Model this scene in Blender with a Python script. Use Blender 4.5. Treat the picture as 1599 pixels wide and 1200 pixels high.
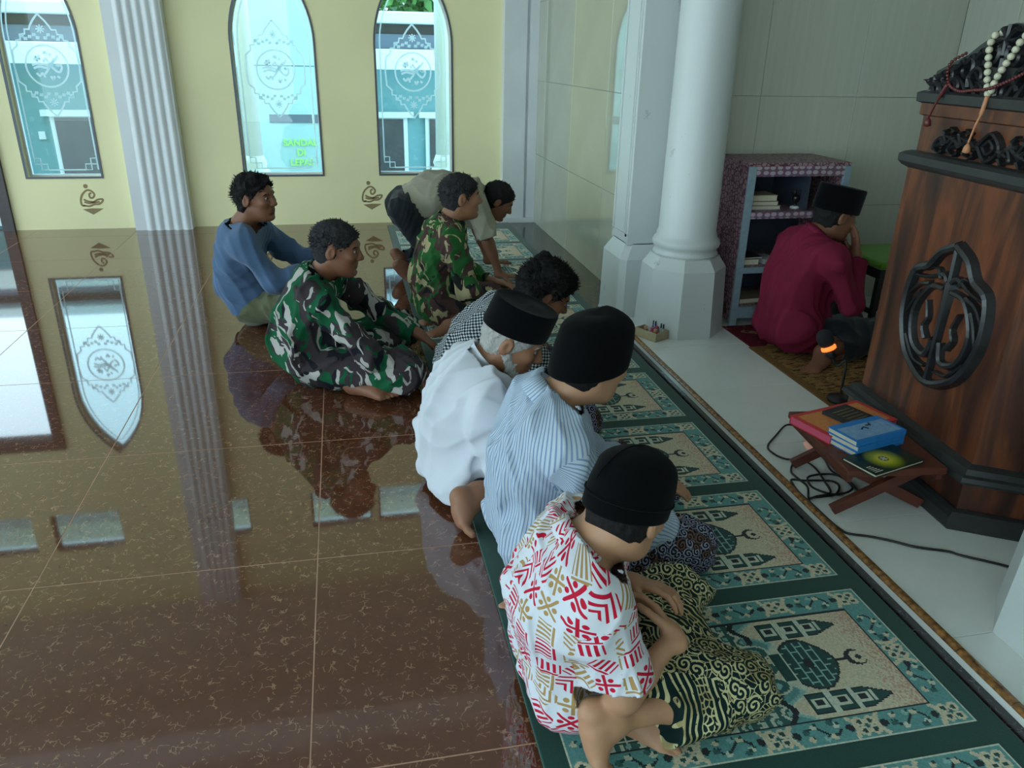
import bpy, bmesh, math, random
import numpy as np
from mathutils import Vector, Matrix, noise as mnoise

for _o in list(bpy.data.objects):
    bpy.data.objects.remove(_o)
SC = bpy.context.scene
COL = SC.collection
rnd = random.Random(7)

# ------------------------------------------------------------------ camera, sky, lights, exposure
YAW, PITCH, ROLL, EYE = 0.21219512, 0.40166064, 0.02117467, 1.55
def _cam():
    cy, sy, cp, sp = math.cos(YAW), math.sin(YAW), math.cos(PITCH), math.sin(PITCH)
    f = Vector((sy * cp, cy * cp, -sp)); r = Vector((cy, -sy, 0)); u = r.cross(f)
    r2 = r * math.cos(ROLL) + u * math.sin(ROLL); u2 = -r * math.sin(ROLL) + u * math.cos(ROLL)
    cd = bpy.data.cameras.new('camera'); cd.sensor_width = 36.0; cd.lens = 1216.886 / 1599 * 36
    cd.clip_start = 0.05; cd.clip_end = 200
    o = bpy.data.objects.new('camera', cd); COL.objects.link(o)
    m = Matrix((r2, u2, -f)).transposed().to_4x4(); m.translation = (0, 0, EYE)
    o.matrix_world = m
    SC.camera = o
_cam()

SKY = 3.9
def _world():
    w = bpy.data.worlds.new('overcast_sky'); SC.world = w; w.use_nodes = True
    nt = w.node_tree; nt.nodes.clear()
    out = nt.nodes.new('ShaderNodeOutputWorld'); bg = nt.nodes.new('ShaderNodeBackground')
    tc = nt.nodes.new('ShaderNodeTexCoord'); sp = nt.nodes.new('ShaderNodeSeparateXYZ')
    rp = nt.nodes.new('ShaderNodeValToRGB')
    rp.color_ramp.elements[0].position = 0.0; rp.color_ramp.elements[0].color = (0.72, 0.93, 1.0, 1)
    rp.color_ramp.elements[1].position = 0.7; rp.color_ramp.elements[1].color = (0.55, 0.82, 1.0, 1)
    nt.links.new(tc.outputs['Generated'], sp.inputs[0]); nt.links.new(sp.outputs['Z'], rp.inputs[0])
    nt.links.new(rp.outputs[0], bg.inputs[0]); bg.inputs[1].default_value = SKY
    nt.links.new(bg.outputs[0], out.inputs[0])
_world()

vs = SC.view_settings
SC.display_settings.display_device = 'sRGB'
vs.view_transform = 'Standard'; vs.look = 'None'; vs.gamma = 1.0; vs.use_curve_mapping = False
vs.exposure = 0.12

# ------------------------------------------------------------------ small helpers
def tag(o, label=None, cat=None, group=None, kind=None):
    if label: o['label'] = label
    if cat: o['category'] = cat
    if group: o['group'] = group
    if kind: o['kind'] = kind
    return o

def link(name, me, mats=None, parent=None, smooth=None):
    o = bpy.data.objects.new(name, me); COL.objects.link(o)
    if mats is not None:
        for m in (mats if isinstance(mats, (list, tuple)) else [mats]):
            me.materials.append(m)
    if parent is not None: o.parent = parent
    if smooth is not None and len(me.polygons):
        me.polygons.foreach_set('use_smooth', [smooth] * len(me.polygons))
    return o

def empty(name, loc=(0, 0, 0), rz=0.0, **k):
    o = bpy.data.objects.new(name, None); COL.objects.link(o); o.location = loc; o.rotation_euler = (0, 0, rz)
    o.empty_display_size = .1
    return tag(o, **k)

def mesh_np(name, V, F4, uv=None, col=None):
    """V (n,3), F4 (m,k) array of k-gons"""
    me = bpy.data.meshes.new(name)
    V = np.ascontiguousarray(V, np.float32); F4 = np.ascontiguousarray(F4, np.int32)
    n, (m, k) = len(V), F4.shape
    me.vertices.add(n); me.vertices.foreach_set('co', V.ravel())
    me.loops.add(m * k); me.loops.foreach_set('vertex_index', F4.ravel())
    me.polygons.add(m); me.polygons.foreach_set('loop_start', np.arange(0, m * k, k, dtype=np.int32))
    me.update(calc_edges=True)
    if uv is not None:
        l = me.uv_layers.new(name='UVMap'); l.data.foreach_set('uv', np.ascontiguousarray(uv, np.float32).ravel())
    if col is not None:
        a = me.color_attributes.new('Col', 'FLOAT_COLOR', 'POINT')
        c = np.ones((n, 4), np.float32); c[:, :3] = col; a.data.foreach_set('color', c.ravel())
    return me

class MB:
    """collects simple solids into one mesh"""
    def __init__(s): s.bm = bmesh.new()
    def box(s, lo, hi, rz=0, piv=None, mi=0, bev=0, M=None):
        lo, hi = Vector(lo), Vector(hi); c = (lo + hi) / 2
        r = bmesh.ops.create_cube(s.bm, size=1.0); vs_ = r['verts']
        d = hi - lo
        mm = Matrix.Translation(c) @ Matrix.Diagonal((d.x, d.y, d.z, 1))
        if rz:
            p = Vector(piv) if piv is not None else c
            mm = Matrix.Translation(p) @ Matrix.Rotation(rz, 4, 'Z') @ Matrix.Translation(-p) @ mm
        if M is not None: mm = M @ mm
        bmesh.ops.transform(s.bm, matrix=mm, verts=vs_)
        fs = list({f for v in vs_ for f in v.link_faces})
        for f in fs: f.material_index = mi
        if bev:
            es = list({e for v in vs_ for e in v.link_edges})
            rr = bmesh.ops.bevel(s.bm, geom=es, offset=bev, segments=2, affect='EDGES', profile=.5)
            for f in rr['faces']: f.material_index = mi
        return s
    def loft(s, rings, mi=0, cap=True, smooth=False, close=True):
        bm = s.bm; vr = [[bm.verts.new(p) for p in r] for r in rings]
        n = len(rings[0])
        for a, b in zip(vr, vr[1:]):
            for i in range(n if close else n - 1):
                j = (i + 1) % n
                try:
                    f = bm.faces.new((a[i], a[j], b[j], b[i])); f.material_index = mi; f.smooth = smooth
                except ValueError: pass
        if cap:
            for q, rev in ((vr[0], True), (vr[-1], False)):
                try:
                    f = bm.faces.new(q[::-1] if rev else q); f.material_index = mi
                except ValueError: pass
        return s
    def lathe(s, prof, c=(0, 0, 0), n=24, mi=0, smooth=True, sx=1, sy=1, M=None, cap=True):
        c = Vector(c); rings = []
        for r, z in prof:
            ring = [Vector((c.x + r * sx * math.cos(2 * math.pi * i / n), c.y + r * sy * math.sin(2 * math.pi * i / n), c.z + z)) for i in range(n)]
            if M is not None: ring = [M @ p for p in ring]
            rings.append(ring)
        return s.loft(rings, mi, cap, smooth)
    def prism(s, pts, z0, z1, mi=0, pts2=None):
        return s.loft([[Vector((x, y, z0)) for x, y in pts], [Vector((x, y, z1)) for x, y in (pts2 or pts)]], mi)
    def tube(s, pts, r, n=8, mi=0, rad=None):
        pts = [Vector(p) for p in pts]; rings = []; prev = None
        for i, p in enumerate(pts):
            t = (pts[min(i + 1, len(pts) - 1)] - pts[max(i - 1, 0)])
            if t.length < 1e-9: t = Vector((0, 0, 1))
            t.normalize()
            if prev is None:
                a = t.orthogonal().normalized()
            else:
                a = prev - t * prev.dot(t)
                a = a.normalized() if a.length > 1e-6 else t.orthogonal().normalized()
            prev = a; b = t.cross(a); rr = rad[i] if rad else r
            rings.append([p + (a * math.cos(2 * math.pi * k / n) + b * math.sin(2 * math.pi * k / n)) * rr for k in range(n)])
        return s.loft(rings, mi, True, True)
    def build(s, name, mats, parent=None, smooth=None, M=None):
        bmesh.ops.recalc_face_normals(s.bm, faces=s.bm.faces)
        if M is not None: bmesh.ops.transform(s.bm, matrix=M, verts=s.bm.verts)
        me = bpy.data.meshes.new(name); s.bm.to_mesh(me); s.bm.free()
        return link(name, me, mats, parent, smooth)

def catmull(pts, n=8):
    P = [Vector(p) for p in pts]; P = [2 * P[0] - P[1]] + P + [2 * P[-1] - P[-2]]; out = []
    for i in range(1, len(P) - 2):
        a, b, c, d = P[i - 1:i + 3]
        for k in range(n):
            t = k / n
            out.append(.5 * ((2 * b) + (c - a) * t + (2 * a - 5 * b + 4 * c - d) * t * t + (3 * b - a - 3 * c + d) * t ** 3))
    out.append(P[-2]); return out

def plate(name, outer, holes, thick, M, mats, parent=None, bevel=0.0):
    """2D outline (with holes) extruded; local x,y = outline, local z = thickness from 0 to thick"""
    cu = bpy.data.curves.new(name, 'CURVE'); cu.dimensions = '2D'; cu.fill_mode = 'BOTH'
    cu.extrude = thick / 2; cu.bevel_depth = bevel
    for poly in [outer] + list(holes):
        sp = cu.splines.new('POLY'); sp.points.add(len(poly) - 1); sp.use_cyclic_u = True
        for i, (x, y) in enumerate(poly): sp.points[i].co = (x, y, 0, 1)
    ob = bpy.data.objects.new(name, cu); COL.objects.link(ob)
    dg = bpy.context.evaluated_depsgraph_get()
    me = bpy.data.meshes.new_from_object(ob.evaluated_get(dg))
    bpy.data.objects.remove(ob); bpy.data.curves.remove(cu)
    me.transform(Matrix.Translation((0, 0, thick / 2))); me.transform(M)
    me.materials.clear()
    me.name = name
    return link(name, me, mats, parent)

def ribbon_quads(poly, w, closed=False):
    """flat ribbon along 2D polyline"""
    P = [np.array(p, float) for p in poly]; n = len(P); L, R = [], []
    for i in range(n):
        a = P[i - 1] if (i > 0 or closed) else P[i]; b = P[(i + 1) % n] if (i < n - 1 or closed) else P[i]
        t = b - a; l = np.hypot(*t); t = t / l if l > 1e-9 else np.array([1., 0]); nn = np.array([-t[1], t[0]])
        L.append(P[i] + nn * w / 2); R.append(P[i] - nn * w / 2)
    q = []
    for i in range(n if closed else n - 1):
        j = (i + 1) % n; q.append((R[i], R[j], L[j], L[i]))
    return q

# ------------------------------------------------------------------ material node helpers
class S:
    """socket wrapper with arithmetic"""
    nt = None
    def __init__(s, sock): s.s = sock
    def _m(s, op, o=None, o2=None):
        return M_(op, s, o, o2)
    def __add__(s, o): return s._m('ADD', o)
    def __radd__(s, o): return s._m('ADD', o)
    def __sub__(s, o): return s._m('SUBTRACT', o)
    def __rsub__(s, o): return M_('SUBTRACT', o, s)
    def __mul__(s, o): return s._m('MULTIPLY', o)
    def __rmul__(s, o): return s._m('MULTIPLY', o)
    def __truediv__(s, o): return s._m('DIVIDE', o)
    def __lt__(s, o): return s._m('LESS_THAN', o)
    def __gt__(s, o): return s._m('GREATER_THAN', o)
def _set(inp, v):
    if isinstance(v, S): S.nt.links.new(v.s, inp)
    elif v is not None: inp.default_value = v
def M_(op, a, b=None, c=None):
    n = S.nt.nodes.new('ShaderNodeMath'); n.operation = op
    for i, v in enumerate((a, b, c)): _set(n.inputs[i], v)
    return S(n.outputs[0])
def frac(a): return M_('FRACT', a)
def absn(a): return M_('ABSOLUTE', a)
def mx(a, b): return M_('MAXIMUM', a, b)
def mn(a, b): return M_('MINIMUM', a, b)
def sub(a, b): return M_('SUBTRACT', a, b)
def coord(kind='Object'):
    n = S.nt.nodes.new('ShaderNodeTexCoord'); return S(n.outputs[kind])
def sepxyz(v):
    n = S.nt.nodes.new('ShaderNodeSeparateXYZ'); _set(n.inputs[0], v); return [S(n.outputs[i]) for i in range(3)]
def comb(x, y, z=0.0):
    n = S.nt.nodes.new('ShaderNodeCombineXYZ')
    for i, v in enumerate((x, y, z)): _set(n.inputs[i], v)
    return S(n.outputs[0])
def vscale(v, s3, rot=(0, 0, 0)):
    n = S.nt.nodes.new('ShaderNodeMapping'); _set(n.inputs[0], v); n.inputs['Scale'].default_value = s3; n.inputs['Rotation'].default_value = rot
    return S(n.outputs[0])
def vadd(a, b, k=1.0):
    n = S.nt.nodes.new('ShaderNodeVectorMath'); n.operation = 'MULTIPLY_ADD'; _set(n.inputs[0], b); n.inputs[1].default_value = (k, k, k); _set(n.inputs[2], a)
    return S(n.outputs[0])
def vsub(a, b):
    n = S.nt.nodes.new('ShaderNodeVectorMath'); n.operation = 'SUBTRACT'; _set(n.inputs[0], a); _set(n.inputs[1], b)
    return S(n.outputs[0])
def noise(v, scale, detail=3, rough=.5, dist=0.0, out=0):
    n = S.nt.nodes.new('ShaderNodeTexNoise'); _set(n.inputs['Vector'], v); n.inputs['Scale'].default_value = scale
    n.inputs['Detail'].default_value = detail; n.inputs['Roughness'].default_value = rough; n.inputs['Distortion'].default_value = dist
    return S(n.outputs[out])
def voro(v, scale, feat='F1', rand=1.0, dims='3D', metric='EUCLIDEAN'):
    n = S.nt.nodes.new('ShaderNodeTexVoronoi'); n.voronoi_dimensions = dims; n.feature = feat
    if feat not in ('DISTANCE_TO_EDGE', 'N_SPHERE_RADIUS'): n.distance = metric
    _set(n.inputs['Vector'], v); n.inputs['Scale'].default_value = scale; n.inputs['Randomness'].default_value = rand
    return n
def ramp(f, stops, interp='LINEAR'):
    n = S.nt.nodes.new('ShaderNodeValToRGB'); _set(n.inputs[0], f); cr = n.color_ramp; cr.interpolation = interp
    while len(cr.elements) < len(stops): cr.elements.new(.5)
    for e, (p, c) in zip(cr.elements, stops): e.position = p; e.color = (*c[:3], 1)
    return S(n.outputs[0])
def mixc(f, a, b, mode='MIX'):
    n = S.nt.nodes.new('ShaderNodeMix'); n.data_type = 'RGBA'; n.blend_type = mode
    _set(n.inputs[0], f)
    for i, v in ((6, a), (7, b)):
        if isinstance(v, S): _set(n.inputs[i], v)
        else: n.inputs[i].default_value = (*v[:3], 1)
    return S(n.outputs[2])
def lin(r, g=None, b=None):
    if g is None: r, g, b = r
    f = lambda c: (c / 255 / 12.92) if c / 255 <= .04045 else ((c / 255 + .055) / 1.055) ** 2.4
    return (f(r), f(g), f(b))

def mat(name, color, rough=.6, metal=0.0, spec=.5, bump=None, coat=0.0, emit=None, sheen=0.0):
    """color: rgb linear, or function(nt)->S ; bump: (function->S, strength, distance)"""
    m = bpy.data.materials.new(name); m.use_nodes = True; nt = m.node_tree; S.nt = nt
    p = nt.nodes['Principled BSDF']
    if callable(color): _set(p.inputs['Base Color'], color())
    else: p.inputs['Base Color'].default_value = (*color, 1)
    if callable(rough): _set(p.inputs['Roughness'], rough())
    else: p.inputs['Roughness'].default_value = rough
    p.inputs['Metallic'].default_value = metal; p.inputs['Specular IOR Level'].default_value = spec
    p.inputs['Coat Weight'].default_value = coat; p.inputs['Coat Roughness'].default_value = .02
    p.inputs['Sheen Weight'].default_value = sheen
    if emit: p.inputs['Emission Color'].default_value = (*emit[0], 1); p.inputs['Emission Strength'].default_value = emit[1]
    if bump:
        b = nt.nodes.new('ShaderNodeBump'); b.inputs['Strength'].default_value = bump[1]; b.inputs['Distance'].default_value = bump[2]
        _set(b.inputs['Height'], bump[0]()); nt.links.new(b.outputs[0], p.inputs['Normal'])
    return m
def vary(c, amt=.15, scale=8, detail=4, kind='Object'):
    c = tuple(c)
    return lambda: ramp(noise(coord(kind), scale, detail), [(.3, tuple(x * (1 - amt) for x in c)), (.7, tuple(min(1, x * (1 + amt)) for x in c))])
def weave(scale=900): return (lambda: noise(coord('Object'), scale, 1), .15, .001)

def attr_col():
    at = S.nt.nodes.new('ShaderNodeAttribute'); at.attribute_name = 'Col'; return S(at.outputs['Color'])
def V3_(*a): return np.array(a, float)
def unit_(v): v = np.array(v, float); return v / max(np.linalg.norm(v), 1e-9)
def cloth_(name, c, amt=.06, rough=.85, sheen=.2): return mat(name, vary(c, amt, 10), rough, spec=.2, sheen=sheen, bump=weave())

# ------------------------------------------------------------------ implicit surfaces (smooth unions, meshed by surface nets)
def _smin(a, b, k):
    h = np.clip(.5 + .5 * (b - a) / k, 0, 1); return b * (1 - h) + a * h - k * h * (1 - h)
class SDF:
    def __init__(s, lo, hi, h):
        s.h = h; s.lo = np.array(lo, float) - 2 * h
        n = np.ceil((np.array(hi, float) + 2 * h - s.lo) / h).astype(int) + 1
        s.ax = [(s.lo[i] + np.arange(n[i]) * h) for i in range(3)]
        s.F = np.full(n, .09, np.float32)
    def _blk(s, lo, hi):
        sl = []
        for i in range(3):
            a = int(max(0, math.floor((lo[i] - s.lo[i]) / s.h))); b = int(min(s.F.shape[i], math.ceil((hi[i] - s.lo[i]) / s.h) + 1))
            if b <= a: return None, None
            sl.append(slice(a, b))
        X = s.ax[0][sl[0]][:, None, None].astype(np.float32); Y = s.ax[1][sl[1]][None, :, None].astype(np.float32); Z = s.ax[2][sl[2]][None, None, :].astype(np.float32)
        return tuple(sl), (X, Y, Z)
    def _op(s, sl, d, k, op):
        if op == 'u': s.F[sl] = _smin(s.F[sl], d, max(k, 1e-4))
        else: s.F[sl] = -_smin(-s.F[sl], d, max(k, 1e-4))
    def cap(s, a, b, ra, rb, k=.02, op='u', pl=None):
        a, b = np.array(a, float), np.array(b, float); R = max(ra, rb) + k + 2 * s.h
        sl, P = s._blk(np.minimum(a, b) - R, np.maximum(a, b) + R)
        if sl is None: return s
        ab = b - a; L2 = max(ab @ ab, 1e-12)
        px, py, pz = P[0] - a[0], P[1] - a[1], P[2] - a[2]
        t = np.clip((px * ab[0] + py * ab[1] + pz * ab[2]) / L2, 0, 1)
        d = np.sqrt((px - t * ab[0]) ** 2 + (py - t * ab[1]) ** 2 + (pz - t * ab[2]) ** 2) - (ra + (rb - ra) * t)
        if pl is not None:                                     # flat, open end (cuff or hem)
            c_, n_ = pl; d = np.maximum(d, ((P[0] - c_[0]) * n_[0] + (P[1] - c_[1]) * n_[1] + (P[2] - c_[2]) * n_[2]).astype(np.float32))
        s._op(sl, d, k, op); return s
    def ell(s, c, r, M=None, k=.02, op='u'):
        c = np.array(c, float); r = np.array(r, float); R = r.max() + k + 2 * s.h
        sl, P = s._blk(c - R, c + R)
        if sl is None: return s
        q = [P[i] - c[i] for i in range(3)]
        if M is not None:
            M = np.array(M); q = [M[0, j] * q[0] + M[1, j] * q[1] + M[2, j] * q[2] for j in range(3)]
        k0 = np.sqrt((q[0] / r[0]) ** 2 + (q[1] / r[1]) ** 2 + (q[2] / r[2]) ** 2)
        k1 = np.sqrt((q[0] / r[0] ** 2) ** 2 + (q[1] / r[1] ** 2) ** 2 + (q[2] / r[2] ** 2) ** 2)
        d = k0 * (k0 - 1) / np.maximum(k1, 1e-6)
        s._op(sl, d, k, op); return s
    def grid(s):
        return (s.ax[0][:, None, None].astype(np.float32), s.ax[1][None, :, None].astype(np.float32), s.ax[2][None, None, :].astype(np.float32))
    def cut(s, c, n, r=None):
        """remove what lies on the +n side of the plane through c (only within r of c)"""
        c = np.array(c, float); n = np.array(n, float); n = n / np.linalg.norm(n)
        X, Y, Z = s.grid(); d = (X - c[0]) * n[0] + (Y - c[1]) * n[1] + (Z - c[2]) * n[2]
        m = np.maximum(s.F, d)
        if r is None: s.F = m.astype(np.float32)
        else:
            q = (X - c[0]) ** 2 + (Y - c[1]) ** 2 + (Z - c[2]) ** 2 < r * r
            s.F = np.where(q, m, s.F).astype(np.float32)
        return s
    def trim(s, c, n, R, depth=.045):
        """square off a cuff: only within R of the axis and just beyond the plane"""
        c = np.array(c, float); n = np.array(n, float); n = n / np.linalg.norm(n); sl, P = s._blk(c - R - depth, c + R + depth)
        if sl is None: return s
        q = [P[i] - c[i] for i in range(3)]; d = q[0] * n[0] + q[1] * n[1] + q[2] * n[2]; r2 = q[0] ** 2 + q[1] ** 2 + q[2] ** 2 - d * d
        s.F[sl] = np.where((r2 < R * R) & (d > -.02) & (d < depth), np.maximum(s.F[sl], d), s.F[sl]).astype(np.float32); return s
    def folds(s, amp, freq, seed=0, stretch=(1, 1, 1)):
        m = np.abs(s.F) < .045
        ii = np.argwhere(m)
        if not len(ii): return s
        P = np.stack([s.ax[a][ii[:, a]] for a in range(3)], 1)
        s.F[m] += (amp * foldf(P * np.array(stretch), freq, seed)).astype(np.float32); return s
    def mesh(s):
        F = s.F; h = s.h
        F[0], F[-1], F[:, 0], F[:, -1], F[:, :, 0], F[:, :, -1] = .05, .05, .05, .05, .05, .05
        neg = F < 0; c = np.zeros(tuple(x - 1 for x in F.shape), np.int8)
        O = [(i, j, k) for i in (0, 1) for j in (0, 1) for k in (0, 1)]
        for o in O: c += neg[o[0]:F.shape[0] - 1 + o[0], o[1]:F.shape[1] - 1 + o[1], o[2]:F.shape[2] - 1 + o[2]]
        act = (c > 0) & (c < 8); ids = np.argwhere(act); n = len(ids)
        idx = np.full(act.shape, -1, np.int32); idx[act] = np.arange(n)
        vals = {o: F[ids[:, 0] + o[0], ids[:, 1] + o[1], ids[:, 2] + o[2]] for o in O}
        acc = np.zeros((n, 3)); cnt = np.zeros(n)
        for a in O:
            for ax in range(3):
                if a[ax]: continue
                b = tuple(1 if i == ax else a[i] for i in range(3)); fa, fb = vals[a], vals[b]
                m = (fa < 0) != (fb < 0); t = np.where(m, fa / np.where(m, fa - fb, 1), 0)
                for i in range(3): acc[:, i] += np.where(m, a[i] + (t if i == ax else 0), 0)
                cnt += m
        V = s.lo + h * (ids + acc / np.maximum(cnt, 1)[:, None]); Q = []
        for ax in range(3):
            u, v = [(1, 2), (2, 0), (0, 1)][ax]
            lo_ = [slice(None)] * 3; hi_ = [slice(None)] * 3; lo_[ax] = slice(0, -1); hi_[ax] = slice(1, None)
            d = neg[tuple(lo_)].astype(np.int8) - neg[tuple(hi_)].astype(np.int8)
            e = np.argwhere(d != 0); e = e[(e[:, u] > 0) & (e[:, v] > 0)]
            e = e[(e[:, u] < F.shape[u] - 1) & (e[:, v] < F.shape[v] - 1)]
            sg = d[e[:, 0], e[:, 1], e[:, 2]]
            def cell(du, dv):
                q = e.copy(); q[:, u] += du; q[:, v] += dv; return idx[q[:, 0], q[:, 1], q[:, 2]]
            q = np.stack([cell(-1, -1), cell(0, -1), cell(0, 0), cell(-1, 0)], 1)
            q[sg < 0] = q[sg < 0][:, ::-1]; Q.append(q)
        Q = np.concatenate(Q); Q = Q[(Q >= 0).all(1)]
        return V, Q
def foldf(P, freq, seed=0):
    r = np.random.RandomState(seed); out = np.zeros(len(P))
    w = np.stack([np.sin(P @ (r.randn(3) * freq * .5) + r.rand() * 6) for _ in range(3)], 1) * (.9 / freq)
    for i in range(5):
        d = r.randn(3); d /= np.linalg.norm(d); f = freq * (.7 + .35 * i)
        x = np.sin((P + w) @ d * f + r.rand() * 6); out += (1.08 - np.sqrt(x * x + .022)) ** 2 * 2.3 / (1 + .4 * i) - .5 / (1 + .4 * i)
    return -(out - out.mean()) / 1.15
def drop_faces(V, Q, cuts, h):
    """open the garment: remove the flat caps the cutting planes left"""
    C = V[Q].mean(1); A, B = V[Q[:, 1]] - V[Q[:, 0]], V[Q[:, 2]] - V[Q[:, 0]]
    N = np.cross(A, B); N /= np.maximum(np.linalg.norm(N, axis=1), 1e-12)[:, None]; keep = np.ones(len(Q), bool)
    for c, n, r in cuts:
        c = np.array(c); n = np.array(n, float); n /= np.linalg.norm(n); D = C - c
        keep &= ~((np.abs(D @ n) < .75 * h) & (N @ n > .6) & ((D * D).sum(1) < (r or 9) ** 2))
    Q = Q[keep]; used = np.unique(Q); mp = np.full(len(V), -1, np.int64); mp[used] = np.arange(len(used))
    return V[used], mp[Q]
# ------------------------------------------------------------------ materials of the room
YF = 7.72            # far wall
XW = 1.82            # tiled front wall
ZM = 0.035           # raised mihrab floor
CEIL = 4.2
def granite(base, vein, sc=26, dark=.6, spots=True):
    def f():
        c = coord('Object'); w = noise(c, 9, 3, .6, 0, 1); v = vadd(c, w, .11)
        e = S(voro(v, sc, 'DISTANCE_TO_EDGE', 1.0).outputs['Distance'])
        n = noise(c, 30, 4, .65)
        m1 = (e < .035) * (n > .54)
        big = noise(c, 1.1, 3, .5); mid = noise(c, 13, 4, .6)
        col = mixc(mid, tuple(x * dark for x in base), tuple(x * 1.3 for x in base))
        col = mixc(big * .35, col, tuple(x * 1.25 for x in base))
        return mixc(m1 * .75, col, vein)
    return f
m_floor = mat('polished_brown_granite', granite(lin(96, 56, 39), lin(168, 128, 100), 36), .04, spec=1.0, coat=.25)
m_grout = mat('pale_grout', lin(190, 150, 124), .8)
m_dark = mat('dark_granite', granite(lin(34, 34, 38), lin(110, 110, 116), 30), .06, spec=.8)
m_wtile = mat('white_marble_tile', lambda: mixc(noise(coord('Object'), 4, 5, .6, 1.2), lin(222, 228, 224), lin(240, 243, 240)), .07, spec=.6)
m_wtile_gr = mat('tile_joint', lin(150, 152, 148), .8)
m_yellow = mat('yellow_wall_paint', vary(lin(244, 236, 188), .04, 1.6), .55)
m_white = mat('white_gloss_paint', vary(lin(222, 226, 230), .04, 3), .35)
m_whitew = mat('white_column_paint', lambda: mixc((noise(coord('Object'), 7, 5, .7) > .66) * .35, lin(206, 212, 212), lin(150, 150, 140)), .4,
               bump=(lambda: noise(coord('Object'), 30, 3), .08, .004))
m_ceil = mat('ceiling_paint', vary(lin(226, 224, 220), .03, 1), .8)
m_mihtile = mat('striped_beige_wall_tile', lambda: mixc(noise(vscale(coord('Object'), (26, 26, .9)), 1.0, 3, .6), lin(186, 189, 174), lin(208, 210, 198)), .22, spec=.45)
m_gloss = mat('glossy_cream_wall_tile', vary(lin(178, 180, 164), .05, 2.5), .03, spec=1.0)
m_wood_dk = mat('dark_door_wood', vary(lin(70, 62, 66), .2, 12), .4)
m_frame = mat('grey_window_frame', lin(92, 94, 104), .45, .3)
m_reveal = mat('window_reveal', lin(214, 212, 206), .6)
m_etch = mat('frosted_etching', lin(236, 248, 250), .9)
_e = m_etch.node_tree; _tr = _e.nodes.new('ShaderNodeBsdfTranslucent'); _tr.inputs[0].default_value = (.95, 1, 1, 1); _mx = _e.nodes.new('ShaderNodeMixShader'); _mx.inputs[0].default_value = 1.0
_tp = _e.nodes.new('ShaderNodeBsdfTransparent'); _m2 = _e.nodes.new('ShaderNodeMixShader'); _m2.inputs[0].default_value = .85
_e.links.new(_e.nodes['Principled BSDF'].outputs[0], _mx.inputs[1]); _e.links.new(_tp.outputs[0], _m2.inputs[1]); _e.links.new(_mx.outputs[0], _m2.inputs[2]); _e.links.new(_tr.outputs[0], _mx.inputs[2]); _e.links.new(_m2.outputs[0], _e.nodes['Material Output'].inputs[0])
def _glass():
    m = bpy.data.materials.new('clear_window_glass'); m.use_nodes = True; nt = m.node_tree; nt.nodes.clear()
    o = nt.nodes.new('ShaderNodeOutputMaterial'); t = nt.nodes.new('ShaderNodeBsdfTransparent'); g = nt.nodes.new('ShaderNodeBsdfGlossy')
    f = nt.nodes.new('ShaderNodeFresnel'); mxs = nt.nodes.new('ShaderNodeMixShader'); f.inputs[0].default_value = 1.45
    t.inputs[0].default_value = (.86, .97, .98, 1); g.inputs['Roughness'].default_value = 0.0
    nt.links.new(f.outputs[0], mxs.inputs[0]); nt.links.new(t.outputs[0], mxs.inputs[1]); nt.links.new(g.outputs[0], mxs.inputs[2]); nt.links.new(mxs.outputs[0], o.inputs[0])
    return m
m_glass = _glass()
m_stencil = mat('brown_stencil_paint', lin(150, 128, 92), .7)

def tiles(parent, name, m, x0, x1, y0, y1, px, py, ox, oy, z, axis='z', gap=.0022, th=.006):
    """tile pieces laid on a grid of pitch px,py with joints at ox+k*px, oy+k*py; alike pieces share mesh data"""
    cache = {}; n = 0
    def cuts(a0, a1, p, o):
        k = math.ceil((a0 - o) / p - 1e-6); c = [a0]
        while o + k * p < a1 - 1e-6:
            if o + k * p > a0 + 1e-6: c.append(o + k * p)
            k += 1
        return c + [a1]
    xs, ys = cuts(x0, x1, px, ox), cuts(y0, y1, py, oy)
    for i in range(len(xs) - 1):
        for j in range(len(ys) - 1):
            w, d = xs[i + 1] - xs[i] - gap, ys[j + 1] - ys[j] - gap
            if w < .01 or d < .01: continue
            key = (round(w, 3), round(d, 3))
            if key not in cache:
                b = MB(); e = .0012
                lo = [(-w / 2, -d / 2), (w / 2, -d / 2), (w / 2, d / 2), (-w / 2, d / 2)]
                hi = [(x * (1 - 2 * e / w), y * (1 - 2 * e / d)) for x, y in lo]
                b.loft([[Vector((x, y, -th)) for x, y in lo], [Vector((x, y, -e)) for x, y in lo], [Vector((x, y, 0)) for x, y in hi]])
                bmesh.ops.recalc_face_normals(b.bm, faces=b.bm.faces)
                me = bpy.data.meshes.new(name); b.bm.to_mesh(me); b.bm.free()
                if axis == 'x': me.transform(Matrix(((0, 0, -1, 0), (1, 0, 0, 0), (0, 1, 0, 0), (0, 0, 0, 1))))
                if axis == 'y': me.transform(Matrix(((1, 0, 0, 0), (0, 0, -1, 0), (0, 1, 0, 0), (0, 0, 0, 1))))
                me.materials.append(m); cache[key] = me
            o = bpy.data.objects.new(name, cache[key]); COL.objects.link(o); o.parent = parent
            cx, cy = (xs[i] + xs[i + 1]) / 2, (ys[j] + ys[j + 1]) / 2
            o.location = {'z': (cx, cy, z), 'x': (z, cx, cy), 'y': (cx, z, cy)}[axis]; n += 1
    return n

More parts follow.
